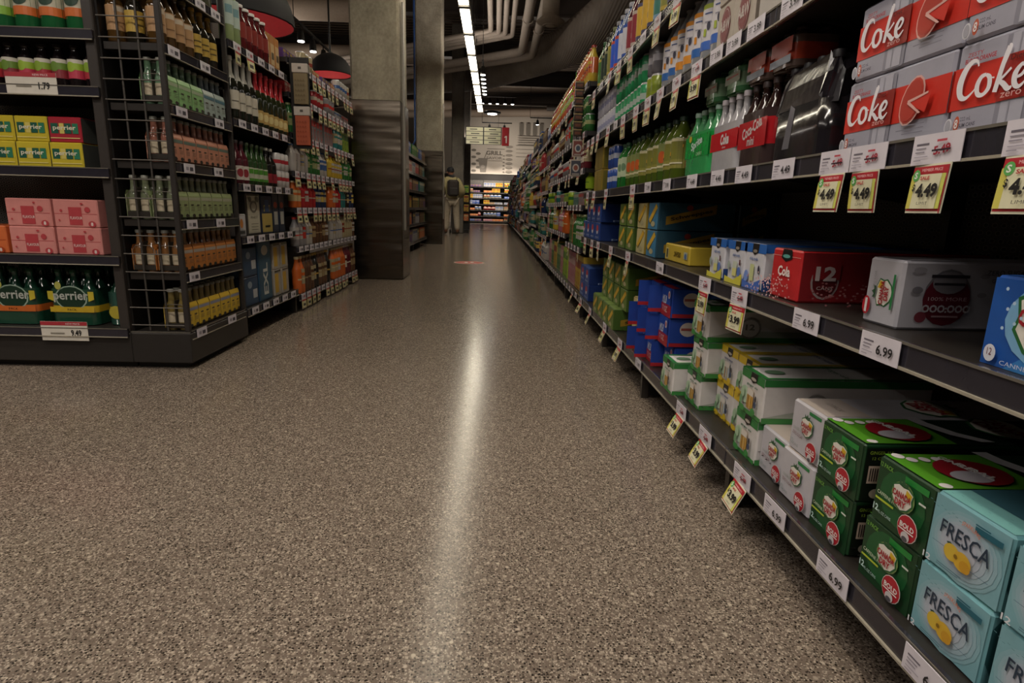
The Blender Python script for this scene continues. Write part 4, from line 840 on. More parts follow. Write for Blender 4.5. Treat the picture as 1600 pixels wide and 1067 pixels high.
for l in range(2):
    for k in range(3): put(CB, 3.32 + .068*k, Z3 + .1205*l, 'blue and white can, %s layer, %s from the near end on the third shelf' % (('lower', 'upper')[l], nth(k+1)), 'can', 'blue cans on the third shelf', .665)
YB = carton('ycase', .26, .34, .13, '8f7a2c', [('r', -.12, .01, .12, .12, '93802f'), ('r', -.02, .01, .0, .12, '6f6224')], [('r', .01, .01, .33, .12, '6a6420')], name='cardboard_case')
for l in range(2): C1(YB, 3.72, l, '%s olive yellow case at the far end of the third shelf' % ('lower', 'upper')[l], .625, Z3, h=.131)
# fourth shelf
AW = c_aw(); WC = carton('whitecase', .125, .4, .13, 'b9b2ac', [('r', -.06, .0, .06, .02, '24365a'), ('t', '50', 0, .07, .05, .03, '6c6058')], [('r', .004, .004, .39, .02, '24365a')], name='soda_carton')
for k, y in enumerate((1.77, 1.643)):
    for l in range(2): C1(AW, y, l, 'cream root beer carton with dark red oval logo, %s %s of four' % (('farther', 'nearer')[k], ('lower', 'upper')[l]), .63, Z4, h=.131)
for k, y in enumerate((1.49, 1.36, 1.23)):
    for l in range(2): C1(WC, y, l, 'pale carton with navy foot on the fourth shelf, %s %s one' % (nth(3-k), ('lower', 'upper')[l]), .63, Z4, h=.131)
def wb(key, c1, c2): return bottle(key, .262, .040, '8a8c90', 'd6d2d6', '8a868a', (.2, .70), .34, .66, [('r', -.014, .78, .012, .81, '4a5a8a'), ('e', .004, .52, .006, .10, '3a3a4a'), ('r', -.012, .3, -.002, .46, c1), ('r', -.01, .6, .012, .62, '8a8a9a')], bands=[(0, .2, c2), (.2, .9, 'd2ced4'), (.9, 1, c1)], capr=.018)
WB = [wb('wbo', 'd98f2c', 'd98f2c'), wb('wbb', 'd98f2c', '2f66b0'), wb('wbc', 'a9b84a', '3f6ac0')]
for k in range(7):
    put(WB[(2, 2, 1, 0, 0, 1, 1)[k]], 1.885 + .088*k, Z4, 'white labelled sparkling water bottle, %s from the near end of the front row' % nth(k+1), 'bottle', 'white labelled bottles on the fourth shelf', .672)
    put(WB[(0, 1, 1, 0, 1, 0, 1)[k]], 1.885 + .088*k, Z4, 'white labelled sparkling water bottle, %s from the near end of the back row' % nth(k+1), 'bottle', 'white labelled bottles on the fourth shelf', .758)
LC, GC, NC, SC_ = can('lime', .034, .118, '8a9a30', '7a8a2c'), can('greycan', .034, .118, '77757c', 'b9b7c0'), can('greencan', .033, .118, '2f9a62', 'b0c0b8'), can('silver', .033, .118, 'c2c2d2', '9a9ec0')
for k in range(2):
    put(LC, 2.60 + .071*k, Z4, 'lime green can at the foot of a grey one, %s of two' % ('nearer', 'farther')[k], 'can', 'cans on the fourth shelf', .67); put(GC, 2.60 + .071*k, Z4 + .1185, 'dark grey can on top of a lime green one, %s of two' % ('nearer', 'farther')[k], 'can', 'cans on the fourth shelf', .67)
for l in range(2):
    for k in range(9): put(NC, 2.78 + .0695*k, Z4 + .1185*l, 'green and silver can, %s layer, %s from the near end on the fourth shelf' % (('lower', 'upper')[l], nth(k+1)), 'can', 'cans on the fourth shelf', .668)
    for k in range(8): put(SC_, 3.42 + .0695*k, Z4 + .1185*l, 'silver can, %s layer, %s from the near end on the fourth shelf' % (('lower', 'upper')[l], nth(k+1)), 'can', 'cans on the fourth shelf', .668)
# fifth shelf: tall bottles
def tb(key, body, lab_, acc, cap): return bottle(key, .31, .043, body, lab_, cap, (.17, .66), .36, .66, [('p', [(-.03, .25), (-.03, .4), (.03, .8), (.03, .6)], acc)], bands=[(0, .10, acc), (.10, .90, lab_), (.90, 1, acc)], capr=.0195)
TB = {'navy': tb('tb1', '2a3a5a', '2c3c78', '7a4a6a', '8a8a94'), 'teal': tb('tb2', '4a6a80', '3f7a70', '7a9ab8', '77808a'), 'yellow': tb('tb3', '4a3a24', 'c9a23a', '4a4a6a', '8a8684'), 'maroon': tb('tb4', '4a2430', '8a2c3a', 'b0a49a', '9a8f8a'),
      'white': tb('tb5', '5a6a8a', 'c9c9d6', '2f54a8', '8a8a94'), 'blue': tb('tb6', '24448a', '2f5ad0', 'c0503a', '77777f'), 'olive': tb('tb7', '3a4a24', '8a8a44', 'b9a24a', '5a5f3a'), 'purple': tb('tb8', '3a2440', '6a3a6a', 'a97ab0', '6a6a70'), 'black': tb('tb9', '1c2420', '2a3a30', '8a8a6a', '2a2a2a'), 'green': tb('tba', '1f5a2c', '4a7a3a', 'b9a24a', '24502c')}
seq = 'navy purple olive teal yellow olive teal yellow yellow yellow maroon maroon white white blue blue olive black black green'.split()
cnt = {}
for k, c_ in enumerate(seq):
    cnt[c_] = cnt.get(c_, 0) + 1
    put(TB[c_], 2.0 + .104*k, Z5, '%s labelled tall bottle, %s from the near end of the fifth shelf row' % (c_, nth(k+1)), 'bottle', 'tall bottles on the fifth shelf', .675)
# ---------------------------------------------------------------- generic goods, shared meshes
PAL = {'red': 'a3262c', 'orange': 'c9622a', 'yellow': 'c0a238', 'green': '2f6a34', 'blue': '2c4c90', 'white': 'b0aaa6', 'purple': '5a3a80', 'brown': '5a3c2a', 'teal': '2a7070', 'cream': 'a99c7c', 'pink': 'b06a78', 'black': '24201f', 'grey': '8a868a', 'lime': '9ab832', 'maroon': '5f1f2a', 'navy': '1f2c50'}
ACC = {'red': 'b8a898', 'orange': 'c9b48a', 'yellow': '8a2c26', 'green': '9aa070', 'blue': 'a0a0b4', 'white': '3a5a90', 'purple': 'a99040', 'brown': '9a8460', 'teal': 'a8a498', 'cream': '8a3a2c', 'pink': 'c0a8a4', 'black': 'c9a24a', 'grey': 'c03a34', 'lime': '2c6a34', 'maroon': 'd8cfc0', 'navy': 'd0b45a'}
GM = {}
def g_box(c, w_, h_, d_=.18):
    k = ('b', c, w_, h_)
    if k not in GM:
        a = ACC[c]; m = MB(); m.box(0, -w_/2, 0, d_, w_/2, h_, PAL[c], .003)
        m.art(fr_front(w_, h_), [('r', -w_*.42, h_*.62, w_*.42, h_*.86, a), ('e', 0, h_*.34, w_*.28, h_*.2, a), ('e', 0, h_*.34, w_*.2, h_*.14, PAL[c]), ('r', -w_*.42, h_*.04, w_*.1, h_*.1, a)]); m.art(fr_side(w_, d_), [('r', .02, h_*.5, d_*.4, h_*.6, a)]); m.art(fr_side2(w_, d_), [('r', .02, h_*.5, d_*.4, h_*.6, a)])
        GM[k] = ('packet_box', m.build('packet_box', 'card'), [])
    return GM[k]
def g_bag(c, w_, h_):
    k = ('g', c, w_, h_)
    if k not in GM:
        m = MB(); a = ACC[c]; t = w_*.26
        for s_ in (-1, 1):
            rows = []
            for i in range(8):
                v = i/7; th = t*(math.sin(math.pi*min(1, v*1.02))**.5 if 0 < i < 7 else 0)
                rows.append([(t + s_*th*max(0, 1 - (2*j/6 - 1)**4)**.7, -w_/2 + w_*j/6, h_*v) for j in range(7)])
            m.grid(rows, [PAL[c], PAL[c], PAL[c], a, a, PAL[c], PAL[c]], closed=False)
        GM[k] = ('snack_bag', m.build('snack_bag', 'foil'), [])
    return GM[k]
def g_bot(c, h_, r_, lab='white', cap=None):
    k = 'gb%s%s%s%s' % (c, h_, r_, lab)
    return bottle(k, h_, r_, PAL[c], PAL[lab] if lab in PAL else lab, PAL[cap] if cap else ACC[c], (.25, .66), .42, .62, [('r', -r_*.6, .55, r_*.6, .75, PAL[c]), ('r', -r_*.5, .3, r_*.5, .4, ACC[c])], parts=False, seg=10)
def g_can(c): return can('gc' + c, .036, .115, PAL[c], ACC[c])
LABC = None
def good(kind, c, gap, w_):
    if kind == 'box': return g_box(c, w_, round(min(gap*.88, .26), 2))
    if kind == 'lowbox': return g_box(c, w_, round(min(gap*.45, .12), 2))
    if kind == 'bag': return g_bag(c, w_, round(min(gap*.88, .28), 2))
    if kind == 'bottle': return g_bot(c, round(min(gap*.9, .27), 2), round(w_*.45, 3), LABC or random.choice(['white', 'cream', ACC[c], c, c]), {'teal': 'orange', 'green': 'red'}.get(c) if LABC else None)
    return g_can(c)
FAR = []
WORD = {'box': 'box', 'lowbox': 'small box', 'bag': 'snack bag', 'bottle': 'bottle', 'can': 'can'}
def fill(ya, yb, z, gap, x, rz, where, pal, kinds, wmin=.07, wmax=.12, group='packaged goods', runs=(3, 6), axis='y', other=0):
    """put goods side by side between ya and yb; the count runs from the near (or left) end"""
    y = ya + .01; n = 0; c = None; left = 0
    while True:
        if left == 0:
            kind = random.choice(kinds); c = random.choice([q for q in pal if q != c] or pal); w_ = round(random.uniform(wmin, wmax), 2)
            if kind == 'can': w_ = .076
            if kind == 'bag': w_ = max(w_, .13)
            left = random.randint(*runs)
        if y + w_ > yb: break
        t = good(kind, c, gap, w_); n += 1; left -= 1
        lb = '%s %s, %s from the %s, %s' % (c, WORD[kind], nth(n), 'left' if axis == 'x' else 'near end', where)
        pos = (x, y + w_/2, z) if axis == 'y' else (y + w_/2, x, z)
        if other == 2 or (other and kind != 'bag'):
            FAR.append((t[1], pos, rz)); y += w_ + .003; continue
        place(t, pos, lb, WORD[kind].replace('small ', ''), group, rz + random.uniform(-.03, .03))
        if kind in ('can', 'lowbox') and gap > .25:
            place(t, (pos[0], pos[1], z + (.1155 if kind == 'can' else round(min(gap*.45, .12), 2) + .0005)), lb + ', stacked', WORD[kind].replace('small ', ''), group, rz)
        y += w_ + .003
random.seed(21)
WARM = ['red', 'orange', 'yellow', 'brown', 'green', 'blue', 'white', 'brown', 'purple', 'black', 'navy', 'teal']
for i in range(5, 32):
    ya = Y0 + SEC*i; lv = [.165] + UL[i]
    for s_, z in enumerate(lv):
        gap = (lv[s_+1] - z - .035) if s_ + 1 < len(lv) else .25
        where = '%s shelf up in right unit %s' % (nth(s_+1), str(i+1))
        where = '%s shelf, %s right unit' % (nth(s_+1), nth(i+1))
        if i < 8:
            pal, kd = [(['pink', 'lime', 'green', 'yellow'], ['box']), (['green', 'pink', 'yellow', 'orange'], ['box', 'bottle']), (['teal', 'grey', 'lime'], ['can', 'lowbox']), (['maroon', 'grey', 'white'], ['can', 'bottle']), (['brown', 'teal', 'grey', 'cream'], ['can', 'bottle']), (['red', 'orange', 'lime', 'yellow'], ['bottle'])][s_]
            LABC = ('lime', 'yellow', 'orange')[i % 3] if s_ == 5 else None
            if i == 5 and s_ == 4: pal = ['teal', 'green', 'grey']
            fill(ya + .01, ya + SEC - .01, z + .001, gap, RX + .03, 0, where, pal, kd, .065, .085, 'packaged goods further along the right side')
        else:
            LABC = None; fill(ya + .01, ya + SEC - .01, z + .001, gap, RX + .03, 0, where, WARM, ['bag', 'box', 'bag', 'bottle'] if i > 11 else ['box', 'bottle', 'bag'], .08 if i < 12 else .12, .12 if i < 12 else .18, 'packaged goods further along the right side', other=2 if i > 17 else int(i > 8))
m = MB()
for me, (px, py, pz), rz_ in FAR:
    vs = [v.co for v in me.vertices]; i0 = len(m.v); m.v += [(px + v.x, py + v.y, pz + v.z) for v in vs]; cl = me.color_attributes['Col'].data
    for q in me.polygons: m.f.append(tuple(i0 + a for a in q.vertices)); m.c.append(tuple(cl[q.loop_start].color[:3])); m.s.append(q.use_smooth)
o = bpy.data.objects.new('packaged_goods', m.build('packaged_goods', 'card')); COL.objects.link(o); props(o, 'boxes and bottles crowding the most distant right shelves near the back wall', 'packaged goods', kind='stuff')
n = 0
for i in range(5, 10):
    for s_, z in enumerate([.165] + UL[i]):
        for k in range(5): n += 1; tag('right', Y0 + SEC*i + .09 + .18*k, '%s' % nth(s_+1), z - .036, '2.99', (k + s_ + i) % 3 == 0 and s_ > 0, (i-5)*5 + k + 20, False)
m = MB()
for i in range(10, 30):
    for s_, z in enumerate([.165] + UL[i]):
        for k in range(5): y = Y0 + SEC*i + .09 + .18*k; m.box(RX - .0065, y - .04, z - .036, RX - .005, y + .04, z, 'cfc8c4')
o = bpy.data.objects.new('price_tag_strip', m.build('price_tag_strip', 'paper')); COL.objects.link(o); props(o, 'small pale price tags along the most distant right shelf rails', 'price tag', kind='stuff')
# two framed cards and a chain of brown packets hang where the fifth unit ends
def framed(c1, c2, sgn='card_sign'):
    m = MB(); m.box(-.04, 0, 0, .04, .012, .115, 'b9ada0', .002); m.art(lambda u, v, L: (u, -.001*L, v), [('r', -.033, .008, .033, .107, c1), ('e', 0, .058, .024, .028, 'b9b4ae'), ('e', 0, .058, .015, .018, c2), ('r', -.026, .012, .026, .02, 'a9a098')])
    return (sgn, m.build(sgn, 'paper'), [])
place(framed('7a3a34', '3a4c60'), (.575, 4.33, 1.118), 'small framed card with brick red ground hanging at the end of the soda shelves', 'shelf sign', rz=0)
place(framed('3a3e4c', '8a4a3a'), (.565, 4.33, .985), 'small framed card with slate grey ground hanging below the red one', 'shelf sign')
m = MB(); m.box(.56, 4.335, .98, .568, 4.345, 1.62, '1c1a19'); place(('clip_strip', m.build('clip_strip', 'metal'), []), (0, 0, 0), 'narrow black hanging strip between the soda shelves and the next unit', 'shelf strip')
for k in range(7):
    m = MB(); m.box(-.03, 0, 0, .03, .02, .05, '3a2a1c', .004); m.art(lambda u, v, L: (u, -.001*L, v), [('r', -.03, .04, .03, .046, 'a9905a'), ('r', -.02, .012, .02, .03, '6a3a24')])
    place(('hanging_packet', m.build('hanging_packet', 'foil'), []), (.564, 4.312, 1.255 + .052*k), 'brown packet clipped to the hanging strip, %s from the bottom' % nth(k+1), 'packet', 'brown packets on the hanging strip')
for k, z in enumerate((.786, .90)):
    put(g_bot('lime', .11, .034, 'lime', 'lime'), 4.19, z if k == 0 else .8965, 'bright lime green bottle, %s of two at the end of the soda shelves' % ('lower', 'upper')[k], 'bottle', 'lime bottles', .655)

# ---------------------------------------------------------------- left: end display facing the camera
BSH = 0
kids = []
m = MB(); m.box(-2.62, 2.60, .03, -1.612, 3.215, .165, '2e2b29', .003); m.box(-2.58, 2.64, 0, -1.62, 3.19, .03, '0f0e0e')
kids.append(('plinth', m.build('plinth', 'metal'), []))
for x in (-1.655, -2.60): m = MB(); m.box(x, 2.60, .167, x + .042, 2.66, 2.3, '3a3532', .004); kids.append(('post', m.build('post', 'metal'), []))
m = MB(); m.box(-2.58, 3.02, .167, -1.625, 3.032, 2.3, DARK); kids.append(('back_panel', m.build('back_panel', 'perf'), []))
m = MB(); m.box(-1.634, 2.66, .167, -1.626, 3.02, 2.3, '1d1a18'); kids.append(('side_panel', m.build('side_panel', 'metal'), []))
EL = [.184, .502, .866, 1.183, 1.396]
for k, z in enumerate(EL):
    a, c, b = shelf_mesh(.93, .40, False, .04)
    kids.append(('shelf', a, [('price_channel', c, [], 'blue grey price channel')] + [('bracket', q, []) for q in b], None, (-1.612 if k else -1.613, 2.585, z), math.pi/2))
def place2(tree, loc, label, cat, group=None, rz=0):
    def rec(t, par):
        o = bpy.data.objects.new(t[0], t[1]); COL.objects.link(o)
        if par is not None:
            o.parent = par
            if len(t) > 3 and t[3]: o['label'] = t[3]
            if len(t) > 4: o.location = t[4]
            if len(t) > 5: o.rotation_euler = (0, 0, t[5])
        for ch in t[2]: rec(ch, o)
        return o
    o = rec(tree, None); o.location = loc; o.rotation_euler = (0, 0, rz); return props(o, label, cat, group)
place2(('end_display', None, kids), (0, 0, 0), 'black end of aisle display facing the camera, left of the wire grid', 'shelving')
# side unit with the wire grid
kids = []
m = MB(); m.box(-1.611, 2.60, .03, -1.35, 3.215, .165, '2e2b29', .003); m.box(-1.611, 2.64, 0, -1.39, 3.19, .03, '0f0e0e'); kids.append(('plinth', m.build('plinth', 'metal'), []))
m = MB(); m.box(-1.61, 2.602, .166, -1.352, 2.612, .172, '5a564f'); kids.append(('sill', m.build('sill', 'metal'), []))
m = MB(); m.box(-1.375, 2.605, .172, -1.352, 2.625, 2.3, '312d2b', .003); kids.append(('post', m.build('post', 'metal'), []))
m = MB(); m.box(-1.375, 3.195, .172, -1.352, 3.213, 2.3, '312d2b', .003); kids.append(('post', m.build('post', 'metal'), []))
m = MB()
for k in range(27): m.tube([(-1.605, 2.61, .20 + .0785*k), (-1.366, 2.61, .20 + .0785*k)], .0028, '6a655f', 6)
for x in (-1.53, -1.452): m.tube([(x, 2.616, .175), (x, 2.616, 2.28)], .0045, '45413d', 6)
kids.append(('wire_grid', m.build('wire_grid', 'metal'), [], 'grey wire grid end panel'))
m = MB(); m.box(-1.610, 2.62, .172, -1.602, 3.21, 2.3, '1a1817'); kids.append(('back_panel', m.build('back_panel', 'metal'), []))
TL = [.173, .431, .661, .901, 1.131, 1.363, 1.626, 1.90]
for k, z in enumerate(TL):
    a, c, b = shelf_mesh(.578, .240, False, .042); kids.append(('shelf', a, [('price_channel', c, [])], None, (-1.352, 3.194, z), math.pi))
place2(('side_shelving_unit', None, kids), (0, 0, 0), 'narrow black shelving with a wire grid end, holding mixer bottle carriers', 'shelving')
for k, z in enumerate(TL[:-1]):
    for j, y in enumerate(((2.70, 3.02), (2.68,), (2.70, 2.98), (2.72, 3.0), (2.70, 3.05), (2.68, 2.95), (2.75, 2.95, 3.1))[k] ):
        tag('left', y, '%s narrow' % nth(k+1), z - .038, '6.99', 0, j + 1, False, -1.3465)
# mixer carriers on the side unit
BSH = -.6
CR = {'yellow': ('d8b53a', '8f93a8', '7a6a3c'), 'orange': ('c07a3c', 'a9a09a', '7a5432'), 'grey green': ('9aa878', 'b0b09a', '6c735a'), 'pink': ('c98a72', '6a7a70', '8a5c4e'), 'mint green': ('8ab87a', 'a9b89a', '5c7a60'), 'pale blue': ('a9b8b4', '5a8090', '5e6c72')}
for c_, v in CR.items(): carrier('cr' + c_, v[0], v[1], v[2])
MG = 'paper carriers of small mixer bottles'
for lv, row in enumerate((['yellow']*5, ['orange']*5, ['grey green']*5, ['pink']*5, ['mint green']*3 + ['pale blue']*2)):
    for k, c_ in enumerate(row):
        place_pack('cr' + c_, (-1.372, 2.682 + .112*k, TL[lv] + .0005), '%s paper bottle carrier, front row, %s from the wire grid' % (c_, nth(k+1)), 'bottle carrier', MG, math.pi)
    for k in range((0, 1, 1, 0, 0)[lv]):
        place_pack('cr' + row[0], (-1.482, 2.682 + .112*k, TL[lv] + .0005), '%s paper bottle carrier, back row, %s from the wire grid' % (row[0], nth(k+1)), 'bottle carrier', MG, math.pi)
AB = bottle('amber', .235, .034, '4a3418', 'b08a62', '8a7a5a', (.2, .6), .36, .6, [('r', -.02, .75, .02, .95, 'c9bca8'), ('r', -.018, .3, .018, .34, '7a5a3c')], foil=None)
WN = bottle('winey', .235, .034, '1c1a12', 'b99a44', 'c9a24a', (.18, .52), .34, .56, [('r', -.02, .3, .02, .38, '5a4a24'), ('r', -.02, .6, .02, .66, '5a4a24')], foil='8a6a24')
for k in range(7): place(AB if k < 4 else WN, (-1.40, 2.665 + .076*k, TL[5] + .0005), '%s bottle, %s from the wire grid on the shelf above the mint carriers' % ('amber' if k < 4 else 'dark gold topped', nth(k+1)), 'bottle', 'bottles above the mint carriers', math.pi)
for k in range(7): place(AB if k % 3 else WN, (-1.485, 2.665 + .076*k, TL[5] + .0005), '%s bottle, %s from the wire grid, back row above the mint carriers' % ('amber' if k % 3 else 'dark gold topped', nth(k+1)), 'bottle', 'bottles above the mint carriers', math.pi)
for k in range(3): place(AB, (-1.56, 2.665 + .076*k, TL[5] + .0005), 'amber bottle set deepest above the mint carriers, %s from the wire grid' % nth(k+1), 'bottle', 'bottles above the mint carriers', math.pi)
WT = bottle('whitetop', .25, .034, '4a4a34', 'd0c8bc', 'd9d2c4', (.3, .66), .36, .6, [('r', -.02, .2, .02, .5, '9a8a5a')])
for k in range(7): place(WT if k > 3 else WN, (-1.41, 2.67 + .076*k, TL[6] + .0005), '%s bottle on the highest visible narrow shelf, %s from the wire grid' % ('white labelled' if k > 3 else 'dark', nth(k+1)), 'bottle', 'bottles on the highest narrow shelf', math.pi)
BSH = 0
# front of the end display: rz 90 turns a product toward the camera
Q = math.pi/2
def pg(key, lab_, band_): return bottle(key, .24, .044, '1f5a34', 'd2d2c8', '2a6a3a', (.22, .66), .34, .55, [('r', -.04, .0, .04, .3, band_), ('e', .0, .62, .03, .28, '1d3a2a'), ('t', 'perrier', 0, .62, .05, .12, 'c9d0c4')], bands=[(0, .3, band_), (.3, 1, lab_)])
PO, PL = pg('pero', 'b9b4a0', 'c9682c'), pg('perl', 'bcc4a0', '7fae3a')
for k in range(9): place(PO if k < 3 else PL, (-1.70 - .1*k, 2.655, EL[4] + .0005), '%s banded green mineral water bottle on the top display shelf, %s from the post' % ('orange' if k < 3 else 'lime', nth(k+1)), 'bottle', 'mineral water bottles on the display', Q)
def dk(key, a, b): return bottle(key, .168, .030, '1a1416', 'c0beb0', '2a2426', (.22, .66), .5, .62, [('r', -.025, .0, .025, .4, a), ('e', -.005, .6, .018, .26, b)], bands=[(0, .45, a), (.45, .8, b), (.8, 1, 'cfcabc')])
DKS = [dk('dk1', 'b0303c', '8aa838'), dk('dk2', 'c03a52', '9ab83a'), dk('dk3', '8a2a34', '6a8a34')]
for k in range(13): place(DKS[k % 3], (-1.672 - .0655*k, 2.66, EL[3] + .0005), 'dark juice bottle with green and pink label, %s from the post' % nth(k+1), 'bottle', 'dark juice bottles on the display', Q)
def pbox(key, c, w_=.133, h_=.102, a='1f5a48'):
    return carton(key, w_, .2, h_, c, [('r', -w_*.42, h_*.35, -w_*.2, h_*.75, a), ('r', -w_*.16, h_*.35, -w_*.02, h_*.75, 'd8c86a'), ('r', 0, h_*.35, w_*.2, h_*.75, a), ('r', w_*.24, h_*.35, w_*.42, h_*.75, '2f7a5a'), ('t', 'perrier', 0, h_*.55, w_*.7, h_*.22, 'e0dcc4', {'b': .02}), ('r', -w_*.45, h_*.16, w_*.45, h_*.19, 'e9dc8a')], [('r', .004, .003, .196, h_ - .003, '4c4e4a')], [('r', -w_*.45, .01, w_*.45, .19, c)])
YBX, RBX = pbox('py', 'c9b632'), pbox('pr', 'a82434')
for k in range(6):
    for l in range(2):
        red = l == 1 and k == 0
        place(RBX if red else YBX, (-1.802 - .137*k, 2.625 if l == 0 else 2.635, EL[2] + .0005 + .1025*l), '%s can carton on the display, %s layer, %s from the post' % ('dark red' if red else 'yellow', ('lower', 'upper')[l], nth(k+1)), 'drink carton', 'small can cartons on the display', Q)
def pink(key, c, a):
    return carton(key, .188, .2, .117, c, [('r', -.09, .056, .09, .058, a), ('r', -.03, .01, .025, .085, a), ('t', 'FLAVOUR', 0, .04, .05, .012, 'ece0da'), ('e', .05, .075, .012, .012, a), ('e', -.06, .07, .006, .006, a), ('e', .065, .015, .016, .013, a), ('t', '8', .065, .015, .01, .015, 'ece0da', {'b': .03}), ('e', -.07, .03, .004, .004, a), ('e', .03, .1, .006, .004, a)], (), [('r', -.09, .01, .09, .19, c), ('e', .03, .05, .03, .02, a)])
PK, OR = pink('pk', 'd48a84', 'b8444a'), pink('orx', 'cf6a3a', 'a8401c')
for k in range(2):
    for l in range(2): place(PK, (-1.796 - .198*k, 2.625, EL[1] + .0005 + .1175*l), 'pink can carton on the display, %s layer, %s the post' % (('lower', 'upper')[l], ('next to', 'second from')[k]), 'drink carton', 'pink and orange cartons on the display', Q)
for k in range(2): place(OR, (-2.196 - .198*k, 2.625, EL[1] + .0005), 'orange can carton on the display beside the pink ones, %s' % ('right one', 'left one')[k], 'drink carton', 'pink and orange cartons on the display', Q)
for key, c in (('ppo', 'c9682c'), ('ppy', 'c9a82c')):
    multipack(key, 4, 3, .066, .25, .032, '16382a', '1f4a30', c, '1c4434', [('e', 0, .125, .07, .055, '9ab0a0'), ('e', 0, .125, .064, .05, '143426'), ('p', [(-.1, .12), (-.1, .155), (-.075, .155), (-.075, .11)], 'c9b83a'), ('p', [(.075, .11), (.075, .155), (.1, .155), (.1, .12)], 'c9b83a'),
              ('t', 'perrier', 0, .13, .15, .05, 'b9bcb4', {'b': .02}), ('e', -.05, .18, .014, .018, 'b9b860'), ('r', -.095, .062, .095, .085, c), ('t', 'PACK', -.0, .073, .04, .01, '3a2a14')], lab=(.24, .36), sh=.6)
for k, (x, key, lb) in enumerate(((-1.875, 'ppy', 'green mineral water pack with yellow band at the bottom of the display'), (-2.13, 'ppo', 'green mineral water pack with orange band left of the yellow banded one'), (-2.40, 'ppy', 'green mineral water pack at the far left picture edge'))):
    place_pack(key, (x, 2.64, EL[0] + .0005), lb, 'bottle pack', 'mineral water packs on the display', Q)
multipack('ppe', 2, 1, .1, .25, .045, '1a4030', '1f4a30', 'b8a83a', '2a4a40', [('e', 0, .06, .03, .03, 'b8a83a')], lab=(.2, .34), sh=.55)
place_pack('ppe', (-1.70, 2.66, EL[0] + .0005), 'narrow mineral water pack in cloudy film next to the post', 'bottle pack', 'mineral water packs on the display', Q)
def bigtag(x, z, price, label):
    m = MB(); m.box(0, 0, 0, .2, .003, .085, 'd6d0c4'); m.art(lambda u, v, L: (u, -.0006*L, v), [('r', .0, .068, .2, .085, 'a8303a'), ('t', price, .15, .035, .045, .028, '1c1a1a', {'b': .03}), ('r', .04, .03, .1, .036, '8a8478'), ('t', 'NEW PRICE', .14, .076, .06, .008, 'e8d0d0')])
    place(('price_tag', m.build('price_tag', 'paper'), []), (x, 2.584, z), label, 'price tag')
bigtag(-1.975, 1.145, '1.79', 'wide white price tag with red top reading 1.79 on the end display')
bigtag(-1.985, .128, '9.49', 'wide cream price tag with red top at the foot of the end display')

# ---------------------------------------------------------------- left wall of shelves
LA = [.56, .838, 1.165, 1.54]
def left_unit(y0, w_, lv, top, label, base=.165): unit((-1.355, y0 + w_, 0), math.pi, w_, .48, lv, top, label, 'shelving units along the left side', base)
left_unit(3.235, .86, LA, 1.9, 'black shelving unit with wine bottles just beyond the narrow mixer shelves')
LB = [.45, .713, .955, 1.20, 1.45, 1.66]
left_unit(4.11, .86, LB, 1.9, 'black shelving unit on the left, second beyond the mixer shelves', .12)
left_unit(4.985, .86, LB, 1.9, 'black shelving unit on the left ending at the nearest clad column', .12)
LX = -1.385
BSH = -.6
def L_(tree, y, z, label, cat, group='goods on the left shelves', x=LX): return place(tree, (x, y, z + .0005), label, cat, group, math.pi)
BC = carton('bluecase', .2, .3, .165, '24344c', [('r', -.09, .01, .09, .155, '2f4a68'), ('r', .02, .04, .08, .09, 'b9bcc0'), ('e', -.02, .12, .03, .02, '8a98a8')], [('r', .02, .02, .12, .06, 'a9adb4')], name='beer_case')
TC = carton('tallcase', .2, .3, .355, '2c4a64', [('r', -.09, .01, .09, .345, '34586f'), ('t', 'EXL', -.0, .13, .19, .07, 'c9ccc8', {'b': .03, 'rot': math.pi/2}), ('e', 0, .3, .05, .03, 'b9b4a8')], name='beer_case')
GC_ = carton('goldcase', .12, .3, .165, 'a9a29a', [('r', -.05, .02, .01, .14, 'c9a23a'), ('r', -.05, .15, .05, .16, '5a564a')], name='beer_case')
for l in range(2): L_(BC, 3.38, .165 + .166*l, '%s dark blue beer case beside the mixer carriers' % ('lower', 'upper')[l], 'beer case'); L_(GC_, 3.80, .165 + .166*l, '%s pale and gold beer case right of the tall blue one' % ('lower', 'upper')[l], 'beer case'); L_(GC_, 3.94, .165 + .166*l, '%s pale and gold beer case at the far end of the first left unit' % ('lower', 'upper')[l], 'beer case')
L_(TC, 3.60, .165, 'tall blue beer case with large upright white letters', 'beer case')
FC = carton('framecase', .2, .25, .235, '3a3632', [('r', -.085, .012, .085, .22, 'b9b4a4'), ('r', -.075, .02, .075, .11, 'c9c4b2'), ('e', 0, .16, .05, .035, '6a665c'), ('e', 0, .16, .035, .022, 'a9a494'), ('t', 'FINEST', 0, .1, .1, .014, '4a463c')] + [('r', -.05, .03 + .016*k, .05, .033 + .016*k, '6a665c') for k in range(3)] + [('e', s_*.05, .2, .02, .016, '5a564c') for s_ in (-1, 1)], name='beer_case')
YC = carton('yellowcase', .17, .25, .225, '24304a', [('r', -.08, .01, .08, .12, 'b9a45a'), ('t', 'STOUT', 0, .15, .1, .04, 'c9b45a', {'b': .03}), ('r', -.03, .13, .03, .2, '2c4a7a'), ('r', -.04, .04, .04, .05, '2a2a24')], name='beer_case')
NCs = carton('navycase', .1, .25, .24, '1f2a40', [('e', 0, .17, .03, .02, 'a8402c'), ('r', -.03, .05, .03, .13, 'a9a9a4')], name='beer_case')
SBx = carton('smallframe', .12, .1, .12, 'a9a6ac', [('r', -.05, .035, .05, .11, 'c4c2c8'), ('e', 0, .07, .02, .025, 'c9823a'), ('r', -.04, .015, .04, .03, '3a3a3a')], name='beer_case')
